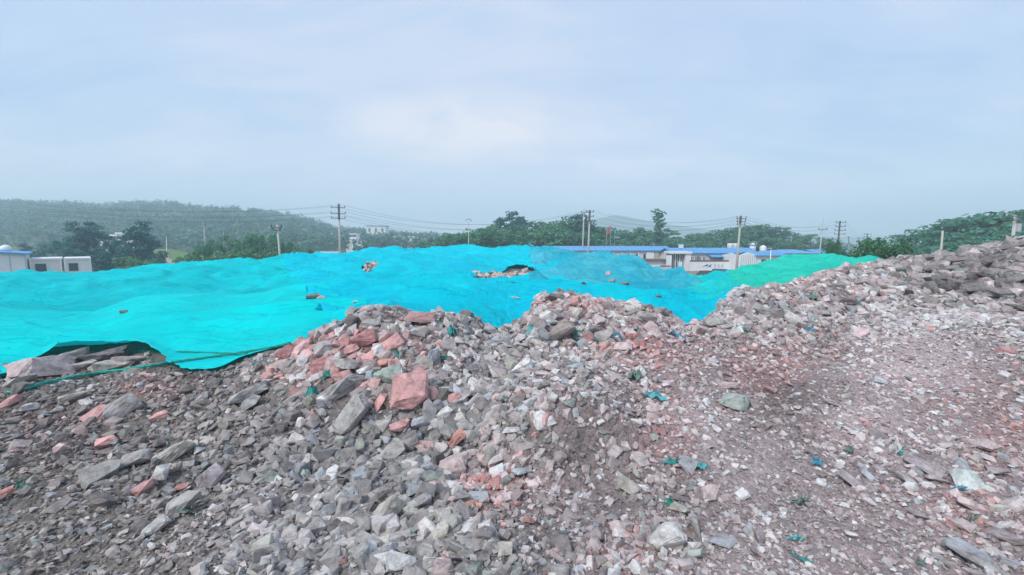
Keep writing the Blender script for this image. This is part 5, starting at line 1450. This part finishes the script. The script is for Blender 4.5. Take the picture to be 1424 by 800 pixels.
def short_ref(l):
    l = l.split(',')[0]
    for w in (' beside ', ' lying ', ' leaning ', ' standing ', ' between ', ' below ', ' under ', ' among ', ' above ', ' in the ', ' on the ', ' near ', ' at the ', ' just ', ' directly ', ' touching ', ' right of ', ' left of ', ' against ', ' half', ' where ', ' tucked ', ' behind ', ' overlapping ', ' stretching ', ' perched ', ' along ', ' of the', ' alone', ' lower', ' cut', ' beneath', ' capping', ' to the'):
        k = l.find(w)
        if k > 8: l = l[:k]
    return ' '.join(l.split()[:5])
used = {}
shape_words = lambda sx_, sy_, sz_: 'flat' if sz_ < .5 * min(sx_, sy_) * 1.15 else 'oblong' if sx_ > 1.55 * sy_ else 'angular'
def auto_label(i):
    near = sorted(LAND, key=lambda q: (q[0] - pxx[i]) ** 2 + (q[1] - pyy[i]) ** 2)[:5]
    cw, sw = colour_word(tint[i]), shape_words(sx[i], sy[i], sz[i])
    for q in near:
        dx, dy = pxx[i] - q[0], pyy[i] - q[1]
        d = math.hypot(dx, dy)
        way = ('right of' if dx > 0 else 'left of') if abs(dx) > 2 * abs(dy) else ('below' if dy > 0 else 'above') if abs(dy) > 2 * abs(dx) else (('below and ' if dy > 0 else 'above and ') + ('right of' if dx > 0 else 'left of'))
        far = 'just ' if d < q[2] + 16 else '' if d < q[2] + 45 else 'well '
        for lab in (f'{cw} {sw} stone {far}{way} the {short_ref(q[3])}', f'{"larger" if app[i] > 15 else "smaller"} {cw} {sw} stone {far}{way} the {short_ref(q[3])}'):
            if lab not in used: used[lab] = 1; return lab
    return None
for i in chosen:
    me = hull_rock(7000 + int(i) % 9973, 12 + int(i) % 5, 2, (2, 2, 2), .58, .045)
    add_col(me, 'tint', np.repeat(tint[i][None], len(me.vertices), 0))
    lab = auto_label(i)
    o = link('stone', me, M_ROCK, label=lab or 'middling grey stone among the loose rubble', category='stone', group='loose stones of the rubble')
    M3 = Matrix(((ax[i][0], ay[i][0], nrm[i][0]), (ax[i][1], ay[i][1], nrm[i][1]), (ax[i][2], ay[i][2], nrm[i][2])))
    o.rotation_euler = M3.to_euler(); o.location = (x_[i], Y_[i], cz[i]); o.scale = (sx[i] * .5, sy[i] * .5, sz[i] * .5)
vs_, fs_, cs_, k0 = [], [], [], 0
for vi_ in range(len(VARS)):
    ii = np.flatnonzero((var == vi_) & ~is_ind)
    v, f = VARS[vi_]
    P = (ax[ii][:, None, :] * (v[None, :, 0:1] * (sx[ii] * .5)[:, None, None]) + ay[ii][:, None, :] * (v[None, :, 1:2] * (sy[ii] * .5)[:, None, None]) + nrm[ii][:, None, :] * (v[None, :, 2:3] * (sz[ii] * .5)[:, None, None]))
    P = P + np.stack([x_[ii], Y_[ii], cz[ii]], 1)[:, None, :]
    m_ = len(v)
    vs_.append(P.reshape(-1, 3)); fs_.append((f[None] + (np.arange(len(ii)) * m_)[:, None, None] + k0).reshape(-1, 3)); cs_.append(np.repeat(tint[ii], m_, 0)); k0 += len(ii) * m_
me = mesh_np('loose_stones', np.concatenate(vs_), np.concatenate(fs_)); add_col(me, 'tint', np.concatenate(cs_))
link('loose_stones', me, M_ROCK, kind='stuff', label='loose broken stones and gravel covering the rubble')
print('STONES', n, 'tris', sum(len(f) for f in fs_), 'individual', _rk[0], len(chosen))

# ------------------------------------------------------------------ hem rope and scraps of torn net
def rope(name, pts, rad, mat, label, cat, lift=.02):
    P = []
    for (px, py) in pts:
        h_ = net_top(px, py); P.append(h_ + Vector((0, -.02, lift)))
    K = np.array(P); k = np.linspace(0, len(P) - 1, len(P) * 9)
    C = np.stack([pchip(np.arange(len(P)), K[:, j], k) for j in range(3)], 1)
    m = MB()
    for s_ in range(3):       # three strands laid round each other
        ph = s_ * 2.094
        m.tube([Vector(c) + Vector((0, .6 * rad * math.cos(i * .55 + ph), .6 * rad * math.sin(i * .55 + ph))) for i, c in enumerate(C)], [rad * (.62 + .18 * math.sin(i * .37 + ph)) for i in range(len(C))], 6)
    return link(name, m.mesh(name, True), mat, label=label, category=cat)
bpy.context.view_layer.update()
M_ROPE = plain('hem_rope', (.015, .36, .30), .7, .35, 40, bump=.4)
rope('hem_rope', [(14, 548), (40, 541), (68, 533), (100, 527), (135, 521), (170, 516), (205, 511), (240, 506)], .019, M_ROPE, 'twisted green hem rope stretched over the rubble below the raised net', 'rope')
rope('net_hem', [(240, 505), (275, 500), (310, 495), (345, 490), (380, 484), (404, 478)], .013, M_HEM, 'dark green rolled hem of the smooth cyan net', 'net hem', .015)
rope('net_shade_strip', [(192, 489), (215, 488.5), (250, 489), (300, 491), (345, 492)], .009, M_HEM, 'thin dark strip standing in for shade across the front of the smooth cyan net', 'shade strip', .008)  # no real fold: dark green strip imitating the shaded band on the net
M_SCRAP = {k: plain('scrap_' + k, c, .75, .35, 25, bump=.5) for k, c in (('teal', (.03, .27, .25)), ('green', (.02, .20, .155)), ('blue', (.05, .27, .42)), ('cyan', (.10, .42, .45)), ('dull', (.13, .22, .185)))}
def scrap(px, py, w, h, col, label, seed):
    r = np.random.default_rng(seed)
    g0 = hit(px, py + h * .25); d = depth_of(g0) / FPX; wm, hm_ = w * d * .8, h * d * .75
    m_ = 9
    xs_, ys_ = np.meshgrid(np.linspace(-1, 1, m_), np.linspace(-1, 1, m_), indexing='ij')
    ang = np.arctan2(ys_, xs_); rr = np.maximum(np.abs(xs_), np.abs(ys_)) * (1 + .28 * np.sin(ang * 2 + r.uniform(0, 6)) + .16 * np.sin(ang * 5 + r.uniform(0, 6)) + .1 * np.sin(ang * 9 + r.uniform(0, 6)))
    X_ = rr * np.cos(ang) * wm * .5 + r.normal(0, wm * .04, xs_.shape); Y2 = rr * np.sin(ang) * max(wm * .5, hm_) * .55 + r.normal(0, wm * .04, xs_.shape)
    ra, st = r.uniform(-.6, .6), r.uniform(1.1, 1.8)
    X_, Y2 = X_ * st * math.cos(ra) - Y2 / st * math.sin(ra), X_ * st * math.sin(ra) + Y2 / st * math.cos(ra)
    gz_ = ground_z(g0.x + X_, g0.y + Y2)
    Z_ = gz_ + .018 + size_at(g0.y) * .05 + hm_ * .32 * (1 - np.clip(rr, 0, 1)) + np.abs(r.normal(0, hm_ * .15, xs_.shape)) + hm_ * .14 * np.sin(X_ / wm * 9 + seed)
    V_ = np.stack([X_ + g0.x, Y2 + g0.y, Z_], -1).reshape(-1, 3) - np.array(g0)
    ix = np.arange(m_ * m_).reshape(m_, m_)
    me = mesh_np('net_scrap', V_, np.stack([ix[:-1, :-1], ix[1:, :-1], ix[1:, 1:], ix[:-1, 1:]], -1).reshape(-1, 4), True)
    o = link('net_scrap', me, M_SCRAP[col], label=label, category='net scrap', group='scraps of torn net')
    o.location = g0
    for k in range(3):
        a_ = r.uniform(0, 6.28); p0 = Vector((math.cos(a_) * wm * .35, math.sin(a_) * wm * .2, size_at(g0.y) * .5 + hm_ * .2)); p1 = p0 * r.uniform(1.2, 1.9) + Vector((0, 0, r.uniform(-.2, .25) * hm_))
        MB().tube([p0, (p0 + p1) / 2 + Vector((0, 0, .15 * hm_)), p1], [.003 + wm * .010, .003 + wm * .006, .002], 5).build('loose_strand', M_SCRAP[col], o)
size_at = lambda y: .03 + .012 * y
for k, s_ in enumerate([
 (434, 545, 14, 26, 'teal', 'teal net tuft hanging at the lower end of the pink cluster'), (456, 521, 18, 12, 'green', 'green net scrap in the pink cluster under the rough red rock'), (553, 493, 18, 14, 'green', 'green netting tuft beside the pink rock, nearer one of two'), (565, 493, 14, 12, 'green', 'green netting tuft beside the pink rock, farther one of two'),
 (628, 459, 12, 26, 'teal', 'teal strip hanging over the crest of the central heap'), (617, 500, 14, 9, 'green', 'green scrap beside the upright blue-grey slab'), (521, 523, 8, 18, 'teal', 'narrow teal strip left of the pale greenish block'),
 (735, 461, 26, 13, 'cyan', 'bright teal bundle of net at the left foot of the second heap'), (800, 466, 44, 18, 'green', 'green net strands spread over the leaning brown-grey slab'), (806, 478, 16, 10, 'teal', 'teal knot of net under the leaning brown-grey slab'), (857, 468, 11, 18, 'blue', 'blue net scrap beside the big boulder of the second heap'),
 (942, 468, 20, 18, 'blue', 'blue net scrap below the end of the azure net'), (885, 522, 22, 26, 'dull', 'dull dark green net rag half buried below the second heap'), (908, 551, 24, 22, 'cyan', 'torn teal and white scrap on the gravel slope'), (793, 507, 14, 11, 'cyan', 'small teal scrap on the saddle gravel'),
 (937, 646, 22, 10, 'teal', 'teal scrap on the gravel, nearer one of a pair above the pinkish-white block'), (973, 650, 18, 14, 'cyan', 'pale teal scrap on the gravel, farther one of a pair above the pinkish-white block'), (1137, 645, 18, 12, 'blue', 'bright blue scrap lying on the stony slope'), (1114, 781, 20, 13, 'teal', 'teal scrap at the bottom of the gravel'),
 (1104, 752, 18, 10, 'cyan', 'pale teal wisp above the bottom teal scrap'), (1129, 413, 12, 26, 'dull', 'dull green rag draped on the bank under the green net'), (1116, 419, 9, 9, 'blue', 'small blue scrap beside the dull green bank rag'), (1147, 431, 12, 10, 'dull', 'dull teal scrap right of the dull green bank rag'), (1124, 460, 13, 10, 'blue', 'blue scrap midway down the bank'),
 (1030, 458, 18, 16, 'dull', 'dull bluish net shred on the bank crest'), (1332, 681, 16, 12, 'blue', 'blue scrap beside the rosy slab on the gravel'), (1252, 632, 12, 9, 'teal', 'teal scrap on the path gravel above the grey wedge'), (1181, 628, 14, 10, 'dull', 'dull teal scrap above the bright blue scrap'), (1352, 726, 18, 9, 'dull', 'faded teal scrap below the rosy slab'),
 (931, 700, 10, 18, 'green', 'dark green netting wisp beside the buff flat stone'), (357, 508, 26, 8, 'teal', 'teal net end poking from gravel below the rolled hem'), (32, 680, 16, 9, 'green', 'dark green shred beside the salmon rock'), (262, 714, 20, 9, 'dull', 'dull green fibres below the flat grey slab'), (1113, 700, 26, 14, 'dull', 'greenish fibres in the dusty gravel patch'), (1280, 786, 14, 8, 'dull', 'faded green shred at the bottom beside dusty gravel')]):
    scrap(*s_, 50 + k)
